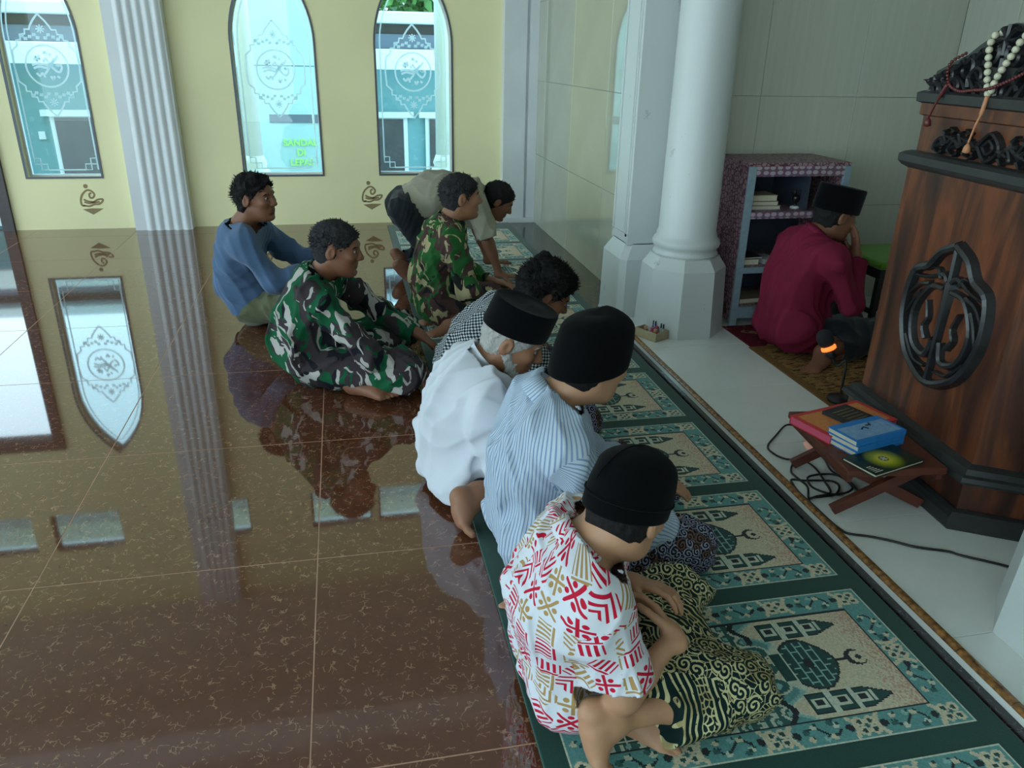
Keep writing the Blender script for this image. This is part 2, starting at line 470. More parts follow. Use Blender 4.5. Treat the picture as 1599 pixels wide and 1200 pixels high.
# ------------------------------------------------------------------ floor, mihrab platform, ceiling
XL, YB = -6.6, -3.6
fl = tag(MB().box((XL, YB, -.15), (XW + .25, YF + .15, -.0006)).build('floor', m_grout), 'floor of large polished reddish brown granite tiles with pale joints', kind='structure')
tiles(fl, 'floor_tile', m_floor, XL, 1.555, YB, YF, .855, .86, -.165, 1.362, 0.0, gap=.0026)
sk = tag(MB().box((1.5565, YB, -.02), (XW, YF, .0005)).build('trim_1', m_dark), 'dark granite strip on the floor along the front wall and platform', kind='structure')
mf = tag(MB().box((1.605, .4, -.1), (3.9, 4.7, ZM - .003)).build('platform', m_wtile_gr), 'raised white tiled floor of the prayer niche', kind='structure')
tiles(mf, 'floor_tile', m_wtile, 1.612, 3.9, .4, 4.7, .6, .6, 1.612, 1.47, ZM)
b = MB().box((1.600, .4, -.01), (1.606, 4.42, ZM - .002)); b.build('riser', m_wtile, mf)
m_bull = mat('brown_patterned_edge_tile', lambda: mixc(S(voro(coord('Object'), 55, 'F1', 1.0).outputs['Distance']), lin(172, 120, 62), lin(60, 36, 20)), .22, spec=.7)
yy = .42
while yy < 4.42:
    L = min(.198, 4.42 - yy); b = MB(); r = .016; rings = []
    for y in (yy, yy + L):
        rings.append([Vector((1.606 - r * 1.0 + r - r * math.cos(a) * 1.0, y, ZM - .004 + r * .75 * math.sin(a))) for a in [math.pi * k / 8 for k in range(9)]])
    b.loft(rings, smooth=False); b.build('edge_tile', m_bull, mf); yy += .2
tag(MB().box((XL, YB, CEIL), (XW + .25, YF + .15, CEIL + .15)).build('ceiling', m_ceil), 'pale painted ceiling of the prayer hall', kind='structure')
ce = bpy.data.objects['ceiling']
for yb in (-1.0, 2.2, 5.4): MB().box((XL, yb, CEIL - .35), (XW + .25, yb + .3, CEIL + .02)).build('beam', m_ceil, ce)
tag(MB().box((1.6, .2, 3.6), (4.0, 4.8, 3.7)).build('ceiling_2', m_ceil), 'low ceiling over the prayer niche', kind='structure')

# ------------------------------------------------------------------ far wall with arched windows
ZT = Matrix(((1, 0, 0, 0), (0, 0, 1, YF), (0, 1, 0, 0), (0, 0, 0, 1)))      # local (x, y, z) -> (x, YF + z, y)
def arch(x0, x1, z0, zs, zt, n=12, inset=0.0):
    x0 += inset; x1 -= inset; z0 += inset; zt -= inset * 1.6
    a = (x1 - x0) / 2; c = (x0 + x1) / 2; h = zt - zs; R = (a * a + h * h) / (2 * a)
    th = math.asin(min(1, h / R)); pts = [(x0, z0), (x1, z0)]
    for i in range(n + 1):
        t = th * i / n; pts.append((c + a - R + R * math.cos(t), zs + R * math.sin(t)))
    for i in range(n - 1, -1, -1):
        t = th * i / n; pts.append((c - a + R - R * math.cos(t), zs + R * math.sin(t)))
    return pts
WIN = [(-2.735, -2.115, .455, 1.6, 2.29), (-.905, -.19, .455, 1.6, 2.30), (.33, 1.035, .455, 1.6, 2.30)]
TRN = [(-4.07, -3.40, 2.97, 3.42), (-3.22, -2.55, 2.97, 3.42), (-.59, .07, 2.97, 3.42), (.15, .81, 2.97, 3.42), (-1.9, -1.24, 2.97, 3.42)]
rect = lambda x0, x1, z0, z1: [(x0, z0), (x1, z0), (x1, z1), (x0, z1)]
DOOR = (-4.55, -2.985, 0.0, 2.13)
def flipz(M): return M
wf = plate('wall_far', rect(XL, XW + .25, -.1, CEIL), [arch(*w) for w in WIN] + [rect(*t) for t in TRN] + [rect(DOOR[0], DOOR[1], .001, DOOR[3])], .15, ZT, m_yellow)
tag(wf, 'yellow painted wall with pointed arch windows', kind='structure')

def etch_mesh(name, quads, y, parent, th=.0015):
    V, F = [], []
    for q in quads:
        i = len(V)
        for x, z in q: V.append((x, y, z))
        F.append((i, i + 1, i + 2, i + 3))
    return link(name, mesh_np(name, np.array(V), np.array(F)), m_etch, parent)
def circ(cx, cz, r, n=28, sx=1.0): return [(cx + r * sx * math.cos(2 * math.pi * i / n), cz + r * math.sin(2 * math.pi * i / n)) for i in range(n)]
CALLI = [  # flowing calligraphy strokes inside the ring, in units of its radius
    [(-.75, .05), (-.5, .12), (-.2, .1), (.1, .05), (.4, .28), (.62, .55)],
    [(-.7, -.12), (-.4, -.02), (0, -.08), (.3, .1)], [(-.2, -.42), (.0, -.2), (.2, .12), (.42, .4)],
    [(-.05, .45), (.12, .2), (.3, -.12), (.55, -.3), (.72, -.1), (.7, .12)], [(-.62, .4), (-.45, .25), (-.5, .5), (-.32, .34), (-.36, .58)],
    [(-.6, -.35), (-.45, -.5), (-.3, -.36), (-.2, -.58)], [(.1, -.5), (.18, -.68), (.3, -.5)], [(.45, .02), (.55, .1), (.6, -.02)], [(-.08, .62), (.0, .74), (.1, .6)],
    [(.42, -.5), (.55, -.6)], [(-.15, .2), (-.1, .36)], [(.2, .5), (.25, .66)]]
def etching(win, parent, y):
    x0, x1, z0, zs, zt = win; c = (x0 + x1) / 2; zc = 1.37; w = .016; q = []
    q += ribbon_quads(arch(x0, x1, z0, zs, zt, inset=.055)[1:] + [(x0 + .055, z0 + .055)], w * .8, False)[:-1]
    q += ribbon_quads([(x0 + .055, z0 + .155), (x0 + .055, z0 + .6), (x0 + .055, zs)], w * .8)
    q += ribbon_quads([(x0 + .155, z0 + .055), (x1 - .155, z0 + .055)], w * .8)
    for sx, xe in ((1, x0 + .055), (-1, x1 - .055)):          # corner key squares
        k = [(0, .1), (.05, .1), (.05, .0), (.1, .0), (.1, .05), (.0, .05), (0, .1)]
        q += ribbon_quads([(xe + sx * a, z0 + .055 + b_) for a, b_ in k], w * .7)
    q += ribbon_quads(circ(c, zc, .165), w, True)
    half = [(0, .405), (.045, .355), (.075, .31), (.085, .285), (.12, .285), (.125, .25), (.165, .245), (.165, .205), (.2, .2), (.2, .16), (.245, .12), (.255, 0)]
    pr_ = half + [(x, -z) for x, z in half[-2::-1]]
    q += ribbon_quads([(c + x, zc + z) for x, z in pr_], w); q += ribbon_quads([(c - x, zc + z) for x, z in pr_], w)
    for s in (1, -1):                                          # flower sprays above and below the ring
        zc2 = zc + s * .29
        for k in range(8):
            a = k * math.pi / 4; q += ribbon_quads([(c, zc2), (c + .035 * math.cos(a), zc2 + .035 * math.sin(a))], .011)
        for dx, dz in ((.055, -.055), (.09, -.075), (.125, -.095), (.03, -.085), (.15, -.07)):
            for t in (1, -1):
                xx, zz = c + t * dx, zc2 + s * dz * .8
                q += ribbon_quads([(xx - .014, zz - .008), (xx + .014, zz + .008)], .016); q += ribbon_quads([(xx - .01, zz + .012), (xx + .01, zz - .012)], .012)
    for st in CALLI:
        p = catmull([(c + x * .155, zc + z * .155, 0) for x, z in st], 4); q += ribbon_quads([(v.x, v.y) for v in p], .019)
    return etch_mesh('etching', q, y, parent)
def circ_etch(t, parent, y):
    x0, x1, z0, z1 = t; c, zc = (x0 + x1) / 2, (z0 + z1) / 2; q = ribbon_quads(circ(c, zc, .15), .009, True)
    for st in CALLI:
        p = catmull([(c + x * .135, zc + z * .135, 0) for x, z in st], 3); q += ribbon_quads([(v.x, v.y) for v in p], .011)
    q += ribbon_quads(rect(x0 + .04, x1 - .04, z0 + .04, z1 - .04), .008, True)
    for sx, xe in ((1, x0 + .04), (-1, x1 - .04)):
        for sz, ze in ((1, z0 + .04), (-1, z1 - .04)): q += ribbon_quads([(xe, ze + sz * .07), (xe + sx * .07, ze + sz * .07), (xe + sx * .07, ze)], .008)
    return etch_mesh('etching', q, y, parent)
WL = ['pointed arch window with white etching nearest the open doorway', 'pointed arch window looking onto the pale wall lettered in green', 'pointed arch window behind the bowing man']
def Mz(y): return Matrix(((1, 0, 0, 0), (0, 0, 1, y), (0, 1, 0, 0), (0, 0, 0, 1)))
for i, w in enumerate(WIN):
    e = tag(empty(f'window_{i+1}', ((w[0] + w[1]) / 2, YF, w[2])), WL[i], kind='structure')
    def par(o):
        o.parent = e; o.matrix_parent_inverse = Matrix.Translation(e.location).inverted()
    par(plate('window_frame', arch(*w, inset=-.006), [arch(*w, inset=.010)], .02, Mz(YF - .008), m_frame))
    par(plate('window_frame', arch(*w, inset=-.001), [arch(*w, inset=.018)], .04, Mz(YF + .095), m_white))
    par(plate('glass_pane', arch(*w, inset=.012), [], .005, Mz(YF + .11), m_glass))
    par(etching(w, None, YF + .1085))
for i, t in enumerate(TRN):
    e = tag(empty(f'window_{i+4}', ((t[0] + t[1]) / 2, YF, t[2])), 'high transom window with an etched ring above the arched windows', kind='structure')
    for o in (plate('window_frame', rect(t[0], t[1], t[2], t[3]), [rect(t[0] + .02, t[1] - .02, t[2] + .02, t[3] - .02)], .05, Mz(YF + .05), m_frame),
              plate('glass_pane', rect(t[0] + .015, t[1] - .015, t[2] + .015, t[3] - .015), [], .005, Mz(YF + .075), m_glass), circ_etch(t, None, YF + .073)):
        o.parent = e; o.matrix_parent_inverse = Matrix.Translation(e.location).inverted()
d = tag(empty('door_1', ((DOOR[0] + DOOR[1]) / 2, YF, 0)), 'open doorway with dark wooden frame beside the first window', kind='structure')
for o in (plate('door_frame', rect(DOOR[0] - .075, DOOR[1] + .075, 0, DOOR[3] + .075), [rect(DOOR[0] + .02, DOOR[1] - .02, .001, DOOR[3] - .02)], .21, Mz(YF - .035), m_wood_dk),
          MB().box((DOOR[0] + .02, YF, 0), (DOOR[1] - .02, YF + .15, .012)).build('threshold', m_dark),
          MB().box((DOOR[1] - .05, YF + .13, .0), (DOOR[1] - .012, YF + .9, 2.1), bev=.004).build('door_leaf', m_wood_dk),
          MB().box((DOOR[0] + .012, YF + .13, .0), (DOOR[0] + .05, YF + .9, 2.1), bev=.004).build('door_leaf', m_wood_dk)):
    o.parent = d; o.matrix_parent_inverse = Matrix.Translation(d.location).inverted()

# fluted pilaster and corner pilaster on the far wall
def flute_profile(x0, x1, y, dep, n):
    pts = [(x0, y), (x0, y - dep), (x0 + .095, y - dep)]
    w = (x1 - .012 - x0 - .095) / n
    for i in range(n):
        a = x0 + .095 + i * w
        for k in range(7):
            t = k / 6; pts.append((a + .008 + (w - .008) * t, y - dep - .004 - .019 * math.sin(math.pi * t)))
    return pts + [(x1, y - dep), (x1, y)]
b = MB(); P0 = flute_profile(-1.885, -1.395, YF, .12, 5)
b.prism(P0, 0, CEIL, pts2=[(-1.64 + (x + 1.64) * .88, y) for x, y in P0])
tag(b.build('trim_2', m_white), 'white fluted pilaster on the yellow wall between two windows', kind='structure')
b = MB(); b.prism([(1.5, YF), (1.5, YF - .13), (1.71, YF - .13), (1.715, YF - .1), (1.735, YF - .1), (1.74, YF - .13), (XW, YF - .13), (XW, YF)], .0, CEIL)
b.prism([(1.485, YF), (1.485, YF - .15), (XW - .001, YF - .15), (XW - .001, YF)], .0, .05)
tag(b.build('trim_3', m_white), 'white pilaster in the corner between yellow wall and tiled wall', kind='structure')

# stencilled kneeling figures on the yellow wall
def stencil(cx, zb, label):
    s = .19; q = []
    st = [[(-.3, .12), (-.42, .15), (-.44, .35), (-.36, .6), (-.2, .78), (-.05, .85), (.1, .8), (.2, .65), (.12, .5), (0, .5), (-.02, .66), (.08, .72)],
          [(-.36, .14), (-.1, .1), (.12, .18), (.35, .2), (.5, .32), (.52, .42), (.3, .4), (.1, .3), (-.15, .34), (-.3, .42)], [(-.3, .3), (-.1, .24), (.15, .27), (.38, .3)]]
    V, F = [], []
    def add(p):
        i = len(V); V.extend(p); F.append((i, i + 1, i + 2, i + 3))
    for k in st:
        for qd in ribbon_quads([(v.x, v.y) for v in catmull([(x, z, 0) for x, z in k], 4)], .085): add([tuple(map(float, p)) for p in qd])
    h = circ(-.12, 1.03, .1, 12)
    for i in range(0, 12, 2): add([(-.12, 1.03), h[i], h[i + 1], h[(i + 2) % 12]])
    add([(-.42, -.04), (0, -.3), (.5, -.02), (.0, 0.0)])
    V = np.array([(cx + x * s, YF - .0015, zb + .06 + z * s) for x, z in V])
    o = link('wall_stencil', mesh_np('wall_stencil', V, np.array(F)), m_stencil)
    return tag(o, label, 'stencil', 'kneeling figure stencils on the yellow wall')
stencil(-2.25, .125, 'brown kneeling figure stencil below the window by the doorway')
stencil(-.77, .125, 'brown kneeling figure stencil on yellow wall behind the man in blue')
stencil(.24, .125, 'brown kneeling figure stencil just left of the bowing man')

# ------------------------------------------------------------------ front wall, niche, columns
wl = tag(MB().box((XW + .006, 4.70, 0), (XW + .25, YF + .02, CEIL)).build('wall_front', m_wtile_gr), 'glossy tiled wall between corner pilaster and niche', kind='structure')
tiles(wl, 'wall_tile', m_gloss, 4.70, YF, .0, CEIL, .9, .66, 4.6, 0, XW, axis='x', gap=.003)
tag(MB().box((XW, YB, 0), (XW + .25, .4, CEIL)).build('wall_front_2', m_gloss), 'tiled wall beyond the niche', kind='structure')
tag(MB().box((XW, .4, 3.2), (XW + .25, 4.7, CEIL)).build('wall_front_3', m_whitew), 'wall above the niche', kind='structure')
wm = tag(MB().box((1.9, 4.626, 0), (4.0, 4.70, 3.7)).build('wall_niche', m_wtile_gr), 'beige striped tile side wall of the niche behind the bookshelf', kind='structure')
tiles(wm, 'wall_tile', m_mihtile, 1.9, 3.8, 0.0, 3.6, .65, .67, 2.50, .67, 4.62, axis='y', gap=.003)
wb = tag(MB().box((3.806, .3, 0), (4.0, 4.7, 3.7)).build('wall_niche_back', m_wtile_gr), 'back wall of the niche', kind='structure')
tiles(wb, 'wall_tile', m_mihtile, .3, 4.62, 0.0, 3.6, .65, .67, .3, .67, 3.80, axis='x', gap=.003)
tag(MB().box((1.9, .3, 0), (4.0, .42, 3.7)).build('wall_niche_2', m_mihtile), 'far side wall of the niche', kind='structure')

def octagon(c, r, rot=math.pi / 8):
    R = r / math.cos(math.pi / 8); return [(c[0] + R * math.cos(rot + k * math.pi / 4), c[1] + R * math.sin(rot + k * math.pi / 4)) for k in range(8)]
def round_column(c, label):
    e = tag(empty('column', (c[0], c[1], 0)), label, kind='structure')
    b = MB(); o0, o1, o2 = octagon((0, 0), .245), octagon((0, 0), .225), octagon((0, 0), .185)
    b.loft([[Vector((x, y, z)) for x, y in o] for o, z in ((o0, 0), (o0, .02), (o1, .425), (o2, .485), (o2, .49))]); b.build('column_base', m_whitew, e)
    b = MB(); prof = [(.175, .485), (.187, .495), (.187, .505), (.178, .515), (.178, .53), (.19, .54), (.196, .56), (.19, .58), (.176, .59), (.174, .61), (.166, .63), (.160, 1.4), (.155, 2.6), (.15, 3.15)]
    b.lathe(prof, n=40); b.lathe([(.15, 3.12), (.2, 3.18), (.2, 3.24)], n=40); b.build('column_shaft', m_whitew, e)
def pilaster(x0, y0, x1, y1, label):
    e = tag(empty('column', (x0, y0, 0)), label, kind='structure')
    w, d = x1 - x0, y1 - y0; ch = .035
    R = lambda a, c: [(-a + c, -a), (w, -a), (w, d + a), (-a + c, d + a), (-a, d + a - c), (-a, -a + c)]
    b = MB(); b.loft([[Vector((x, y, z)) for x, y in R(a, ch)] for a, z in ((.055, 0), (.05, .02), (.045, .40), (.0, .485), (0, .49))]); b.build('column_base', m_whitew, e)
    b = MB(); b.box((0, 0, .48), (w, d, 3.25))
    for q in (.03, d - .045): b.box((-.006, q, .53), (.004, q + .015, 3.1))
    b.box((-.006, .03, .53), (.004, d - .03, .545)); b.box((-.006, .06, .56), (.004, d - .06, 3.1)); b.build('column_shaft', m_whitew, e)
pilaster(1.665, 4.47, 2.0, 4.77, 'white square column with sloped base beside the glossy tiled wall')
round_column((1.93, 4.215), 'white round column on octagonal base beside the bookshelf')
round_column((2.0, 1.37), 'white round column on octagonal base at the pulpit side of the niche')
pilaster(1.665, .82, 2.0, 1.12, 'white square column beyond the pulpit')

# ------------------------------------------------------------------ the sides of the hall out of view (they let the daylight in)
ML = Matrix(((0, 0, -1, XL), (1, 0, 0, 0), (0, 1, 0, 0), (0, 0, 0, 1)))
tag(plate('wall_left', rect(YB - .15, YF + .15, -.1, CEIL), [rect(y, y + 2.55, .001, 3.8) for y in (-3.4, -.65, 2.1, 4.85)], .2, ML, m_yellow), 'open arcade side of the hall', kind='structure')
MBk = Matrix(((1, 0, 0, 0), (0, 0, -1, YB), (0, 1, 0, 0), (0, 0, 0, 1)))
tag(plate('wall_back', rect(XL, XW + .25, -.1, CEIL), [rect(x, x + 2.4, .001, 3.4) for x in (-6.2, -3.4)], .15, MBk, m_yellow), 'yellow rear wall with doorways', kind='structure')
# ------------------------------------------------------------------ outside, seen through the windows
m_teal = mat('pale_teal_render', lambda: mixc((noise(coord('Object'), 9, 5, .7) > .6) * .4, lin(122, 166, 172), lin(160, 194, 198)), .8)
m_cyan = mat('pale_blue_render', lambda: mixc(noise(coord('Object'), 5, 5, .7), lin(176, 218, 226), lin(206, 236, 240)), .8)
m_fasc = mat('white_fascia', lin(232, 238, 240), .7)
m_grey = mat('grey_board', lin(120, 128, 146), .7)
m_door = mat('grey_brown_door', vary(lin(84, 80, 82), .15, 6), .6)
m_roof = mat('white_roof_sheet', lin(225, 235, 240), .6)
m_leaf = mat('green_leaf', vary(lin(70, 118, 52), .35, 6), .5)
m_bark = mat('tree_bark', vary(lin(92, 76, 60), .2, 9), .9)
m_ground = mat('concrete_yard', vary(lin(186, 186, 180), .08, .8), .9)
tag(MB().box((-30, YF + .16, -1.75), (22, 40, -1.6)).build('ground', m_ground), 'pale concrete yard outside the windows', kind='structure')
tag(MB().box((-30, YB, -1.75), (XL - .25, YF + .16, -1.6)).build('ground_2', m_ground), 'pale concrete yard beside the arcade', kind='structure')
tag(MB().box((-7, YF + .15, -1.6), (6, 9.2, -.03)).build('porch', m_ground), 'porch slab along the windows', kind='structure')
h = tag(empty('house', (0, 12, -1.6)), 'long pale teal house with white awning board outside the arched windows', 'house')
def hp(name, lo, hi, m, bev=0):
    o = MB().box(lo, hi, bev=bev).build(name, m); o.parent = h; o.matrix_parent_inverse = Matrix.Translation(h.location).inverted(); return o
hp('wall', (-14, 12, -1.6), (9, 12.25, 1.76), m_teal)
hp('awning_board', (-14, 11.55, 1.31), (9, 11.66, 1.57), m_fasc, .01)
hp('upper_band', (-14, 11.9, 1.58), (9, 12, 1.76), m_grey)
hp('roof', (-14, 11.7, 1.89), (9, 15, 2.04), m_roof, .02)
hp('eave_shade_strip', (-14, 11.95, 1.76), (9, 12.2, 1.89), m_wood_dk)  # dark-coloured strip stands in for the shade under the roof edge
for x0, x1 in ((-3.74, -2.9), (.22, .88), (1.26, 1.95), (-6.5, -5.6)):
    hp('door_frame', (x0 - .06, 11.95, -1.45), (x1 + .06, 12.01, .74), m_fasc); hp('door', (x0, 11.93, -1.45), (x1, 11.96, .64), m_door)
    hp('lintel', (x0 - .15, 11.9, .66), (x1 + .15, 11.99, .74), m_fasc)
hp('socket_plate', (-3.98, 11.97, .36), (-3.9, 12.0, .46), m_fasc)
ob = tag(empty('outbuilding', (0, 10.5, -1.6)), 'pale blue wall of an outbuilding with vent slot and green lettering', 'building')
def op(o):
    o.parent = ob; o.matrix_parent_inverse = Matrix.Translation(ob.location).inverted(); return o
op(MB().box((-1.02, 10.5, -1.6), (.22, 11.4, 2.7)).build('wall', m_cyan)); op(MB().box((-.86, 10.492, .70), (.1, 10.51, .80)).build('vent_slot', m_grey))
op(MB().box((-.35, 10.488, .69), (-.335, 10.51, .81)).build('vent_bar', m_fasc)); op(MB().box((-1.02, 10.496, 1.352), (.22, 10.51, 1.362)).build('joint_line', m_grey))
m_let = mat('yellow_green_lettering', lin(186, 250, 150), .7)
def words(txt, x, z, size, rz, y, m, parent, name='lettering', Mx=None, w=.0):
    cu = bpy.data.curves.new(name, 'FONT'); cu.body = txt; cu.size = size; cu.extrude = .002; cu.align_x = 'CENTER'; cu.offset = w
    o = bpy.data.objects.new(name, cu); COL.objects.link(o); dg = bpy.context.evaluated_depsgraph_get()
    me = bpy.data.meshes.new_from_object(o.evaluated_get(dg)); bpy.data.objects.remove(o); bpy.data.curves.remove(cu)
    me.transform(Mx if Mx is not None else Matrix(((1, 0, 0, x), (0, 0, -1, y), (0, 1, 0, z), (0, 0, 0, 1)))); me.materials.clear(); me.name = name
    return link(name, me, m, parent)
for t, x, z in (('SANDAL', -.515, .43), ('DI', -.515, .31), ('LEPAS', -.515, .19)): op(words(t, x, z, .108, 0, 10.49, m_let, None, w=.004))
def porch_column(x, label):
    e = tag(empty('porch_column', (x, 8.5, -.03)), label, kind='structure')
    b = MB().box((-.15, -.15, 0), (.15, .15, .36)); b.lathe([(.13, .36), (.14, .40), (.13, .44), (.1, .46), (.115, .5), (.1, .54), (.085, .58)], n=20); b.lathe([(.083, .57), (.078, 2.0), (.072, 3.5)], n=20)
    b.build('column_shaft', m_white, e)
porch_column(-.875, 'white porch column outside the middle window'); porch_column(1.04, 'white porch column outside the window behind the bowing man')
tag(MB().box((-7, 8.35, 3.47), (6, 8.65, 3.7)).build('trim_4', m_white), 'beam over the porch columns', kind='structure')

def leaf_mesh(n, rad, c, seed, size=.16, flat=.8):
    r = np.random.RandomState(seed); d = r.randn(n, 3); d /= np.linalg.norm(d, axis=1)[:, None]
    P = d * (r.rand(n, 1) ** .45) * np.array([rad, rad, rad * flat]) + np.array(c)
    P += .25 * rad * np.sin(P[:, [1, 2, 0]] * 3.1 / rad + seed)
    a = r.randn(n, 3); a /= np.linalg.norm(a, axis=1)[:, None]; b = np.cross(a, r.randn(n, 3)); b /= np.linalg.norm(b, axis=1)[:, None]
    s = size * (.6 + .8 * r.rand(n, 1)); V = np.stack([P - a * s, P + b * s * .38, P + a * s, P - b * s * .38], 1).reshape(-1, 3)
    return mesh_np('foliage', V, np.arange(4 * n).reshape(n, 4))
def tree(x, y, zt, rad, seed, label, n=2600):
    e = tag(empty('tree', (x, y, -1.6)), label, 'tree', 'trees outside the hall')
    b = MB(); zc = zt - rad * .8 + 1.6
    b.tube([(0, 0, 0), (.05, .03, zc * .5), (0, .05, zc)], .1, 10, rad=[.13, .1, .06])
    for k in range(5):
        a = k * 1.3; b.tube([(0, .03, zc * (.45 + .08 * k)), (math.cos(a) * rad * .5, math.sin(a) * rad * .5, zc * (.75 + .06 * k))], .03, 6, rad=[.05, .02])
    b.build('trunk', m_bark, e); tag(link('foliage', leaf_mesh(n, rad, (0, 0, zc), seed), m_leaf, e), kind='stuff')
tree(1.6, 16.4, 3.0, 1.5, 1, 'green tree rising behind the white roof edge')
tree(-3.2, 16.6, 2.55, 1.1, 2, 'low green tree behind the teal house roof', 2000)
tree(-5.6, 9.85, 1.5, .75, 3, 'bushy tree outside the open doorway', 2400)
tree(-8.0, 10.1, 1.8, .9, 5, 'shorter bushy tree outside the open doorway beside the other', 1800)
# ------------------------------------------------------------------ carpet: a strip of prayer cells, the woven picture set knot by knot
def carpet_pattern(LU=1.055, LV=.54, k=.0046):
    nu, nv = int(LU / k), int(LV / k); u = (np.arange(nu) + .5)[:, None] * LU / nu + np.zeros((1, nv)); v = (np.arange(nv) + .5)[None, :] * LV / nv + np.zeros((nu, 1))
    G, T, TL, B, CR, PK, LG, MG = [np.array(lin(*c)) for c in ((18, 70, 66), (92, 150, 148), (138, 182, 178), (26, 34, 40), (206, 198, 170), (196, 160, 138), (196, 206, 188), (44, 96, 92))]
    I = np.zeros((nu, nv, 3)); I[:] = T; r = np.random.RandomState(3); jit = r.rand(nu, nv)
    def put(m, c): I[m] = c
    edge = np.minimum(np.minimum(u, LU - u), np.minimum(v, LV - v)); put(edge < .005, LG)
    u0, u1, v0, v1 = .085, .97, .078, .45; uc, vc = .745, (v0 + v1) / 2; w = np.abs(v - vc)
    # border flowers: alternating rosettes and sprigs
    def ell(cu, cv, a, b): return ((u - cu) / a) ** 2 + ((v - cv) / b) ** 2
    def rosette(cu, cv):
        for s in (.017, ):
            for a in (-1, 1):
                for b in (-1, 1): put(ell(cu + a * .0155, cv + b * .0145, .0155, .0145) < 1, CR)
        for a in (-1, 1):
            for b in (-1, 1): put(ell(cu + a * .0145, cv + b * .0135, .0072, .0066) < 1, G)
        put(ell(cu, cv, .006, .006) < 1, MG)
    def sprig(cu, cv, sx, ver):
        def at(a, b): return (cu + (b if ver else a) , cv + (a if ver else b))
        for t in np.linspace(-1, 1, 40):
            p = at(.048 * t, .016 * math.sin(3.2 * t) * sx); put(ell(*p, .0035, .0035) < 1, B)
        for a, b, c_ in ((-.04, .017, CR), (-.02, -.018, LG), (0, .02, TL), (.022, .017, CR), (.042, -.014, LG), (-.046, -.006, MG), (.03, -.024, MG)):
            p = at(a, b * sx); put(ell(*p, .0095, .0085) < 1, c_); p2 = at(a + .007, b * sx + .006); put(ell(*p2, .0045, .0045) < 1, G)
    def bracket(cu, cv, s, ver):
        for t in np.linspace(-1, 1, 24):
            q = (s * .012 * (1 - t * t), .03 * t); p = (cu + q[1], cv + q[0]) if ver else (cu + q[0], cv + q[1]); put(ell(*p, .0065, .0065) < 1, CR)
        p = (cu, cv - s * .006) if ver else (cu - s * .006, cv); put(ell(*p, .011, .011) < 1, B)
    for cv, sg in ((.040, 1), (LV - .042, -1)):
        for i in range(5):
            cu = .042 + i * .2425; rosette(cu, cv)
            if i < 4:
                bracket(cu + .042, cv, -1, False); bracket(cu + .2425 - .042, cv, 1, False); sprig(cu + .121, cv, 1 if i % 2 else -1, False)
    for cu in (.042, LU - .042):
        rosette(cu, vc); bracket(cu, vc + .045, -1, True); bracket(cu, vc - .045, 1, True); sprig(cu, vc + .105, 1, True); sprig(cu, vc - .105, -1, True)
    F = (u > u0) & (u < u1) & (v > v0) & (v < v1)
    put((u > u0 - .006) & (u < u1 + .005) & (v > v0 - .006) & (v < v1 + .006), B); put(F, CR)
    sky = F & (jit < np.clip((u - .88) / .13 + (w - .14) * 1.0, 0, .7)); put(sky, PK)
    # clouds and scalloped ground left of the dome
    cl = .648 - .035 * np.sin(w * 55) - w * .03; put(F & (u < cl + .008) & (w > .055), LG); put(F & (u < cl) & (w > .04), TL); put(F & (u < cl - .018), T)
    sc = np.hypot(((u * 1.0) % .040) - .02 - .016, (((v - vc) + .022 * (np.floor(u / .040) % 2)) % .044) - .022)
    low = F & (u < .60 - .35 * np.maximum(0, .055 - w)); put(low, MG); put(low & (np.abs(sc - .018) < .0045), LG); put(low & (sc < .0075), TL)
    bl = F & (np.abs(u - (.628 - w * .18 + .012 * np.sin(v * 70))) < .009) & (w > .035); put(bl, B)
    for dv in (-.062, 0, .062):                               # small domed gates
        put(F & (ell(.605, vc + dv, .048, .032) < 1), LG); put(F & (ell(.605, vc + dv, .041, .026) < 1), MG); put(F & (ell(.60, vc + dv, .026, .015) < 1), TL); put(F & (ell(.598, vc + dv, .012, .007) < 1), B)
    put(F & (np.abs(u - .552) < .009) & (w < .077), B); put(F & (np.abs(u - .550) < .0055) & (w < .072), LG)
    put(F & (u < .545) & (w < .085), MG); put(F & (u < .54) & (w < .07) & ((u * 40 % 1) < .14), LG); put(F & (u < .54) & (np.abs(w - .045) < .004), LG)
    col = F & (u < .50) & (np.abs(w - .13) < .036); put(col, G); put(F & (u < .50) & (np.abs(np.abs(w - .13) - .030) < .004), LG); put(col & ((u * 26 % 1) < .10), LG)
    # neck and dome
    put(F & (np.abs(u - .668) < .020) & (w < .062 + (u - .65)), LG); put(F & (np.abs(u - .663) < .018) & (w < .05), G); put(F & (np.abs(u - .683) < .006) & (w < .09), LG)
    dm = ((u - .742) / .073) ** 2 + (w / (.084 * np.clip(1.0 - np.maximum(0, (u - .76)) * 4.2, .15, 1))) ** 2
    dome = F & (u > .682) & (dm < 1.12); put(F & (u > .68) & (dm < 1.3), B); put(dome, G)
    br = ((u * 45) % 1 < .17) | ((((v * 26) + .5 * (np.floor(u * 45) % 2)) % 1) < .11); put(dome & br & (dm < 1.0), TL); put(F & (ell(.742, vc, .013, .02) < 1), B)
    put(F & (np.abs(u - .845) < .022) & (w < .0055), B)
    cr_ = np.hypot(u - .885, v - vc); put(F & (cr_ < .031) & (np.hypot(u - .893, v - vc) > .0235), B)
    st = F & (np.abs(u - .893) + np.abs(v - vc) < .011); put(st, B)
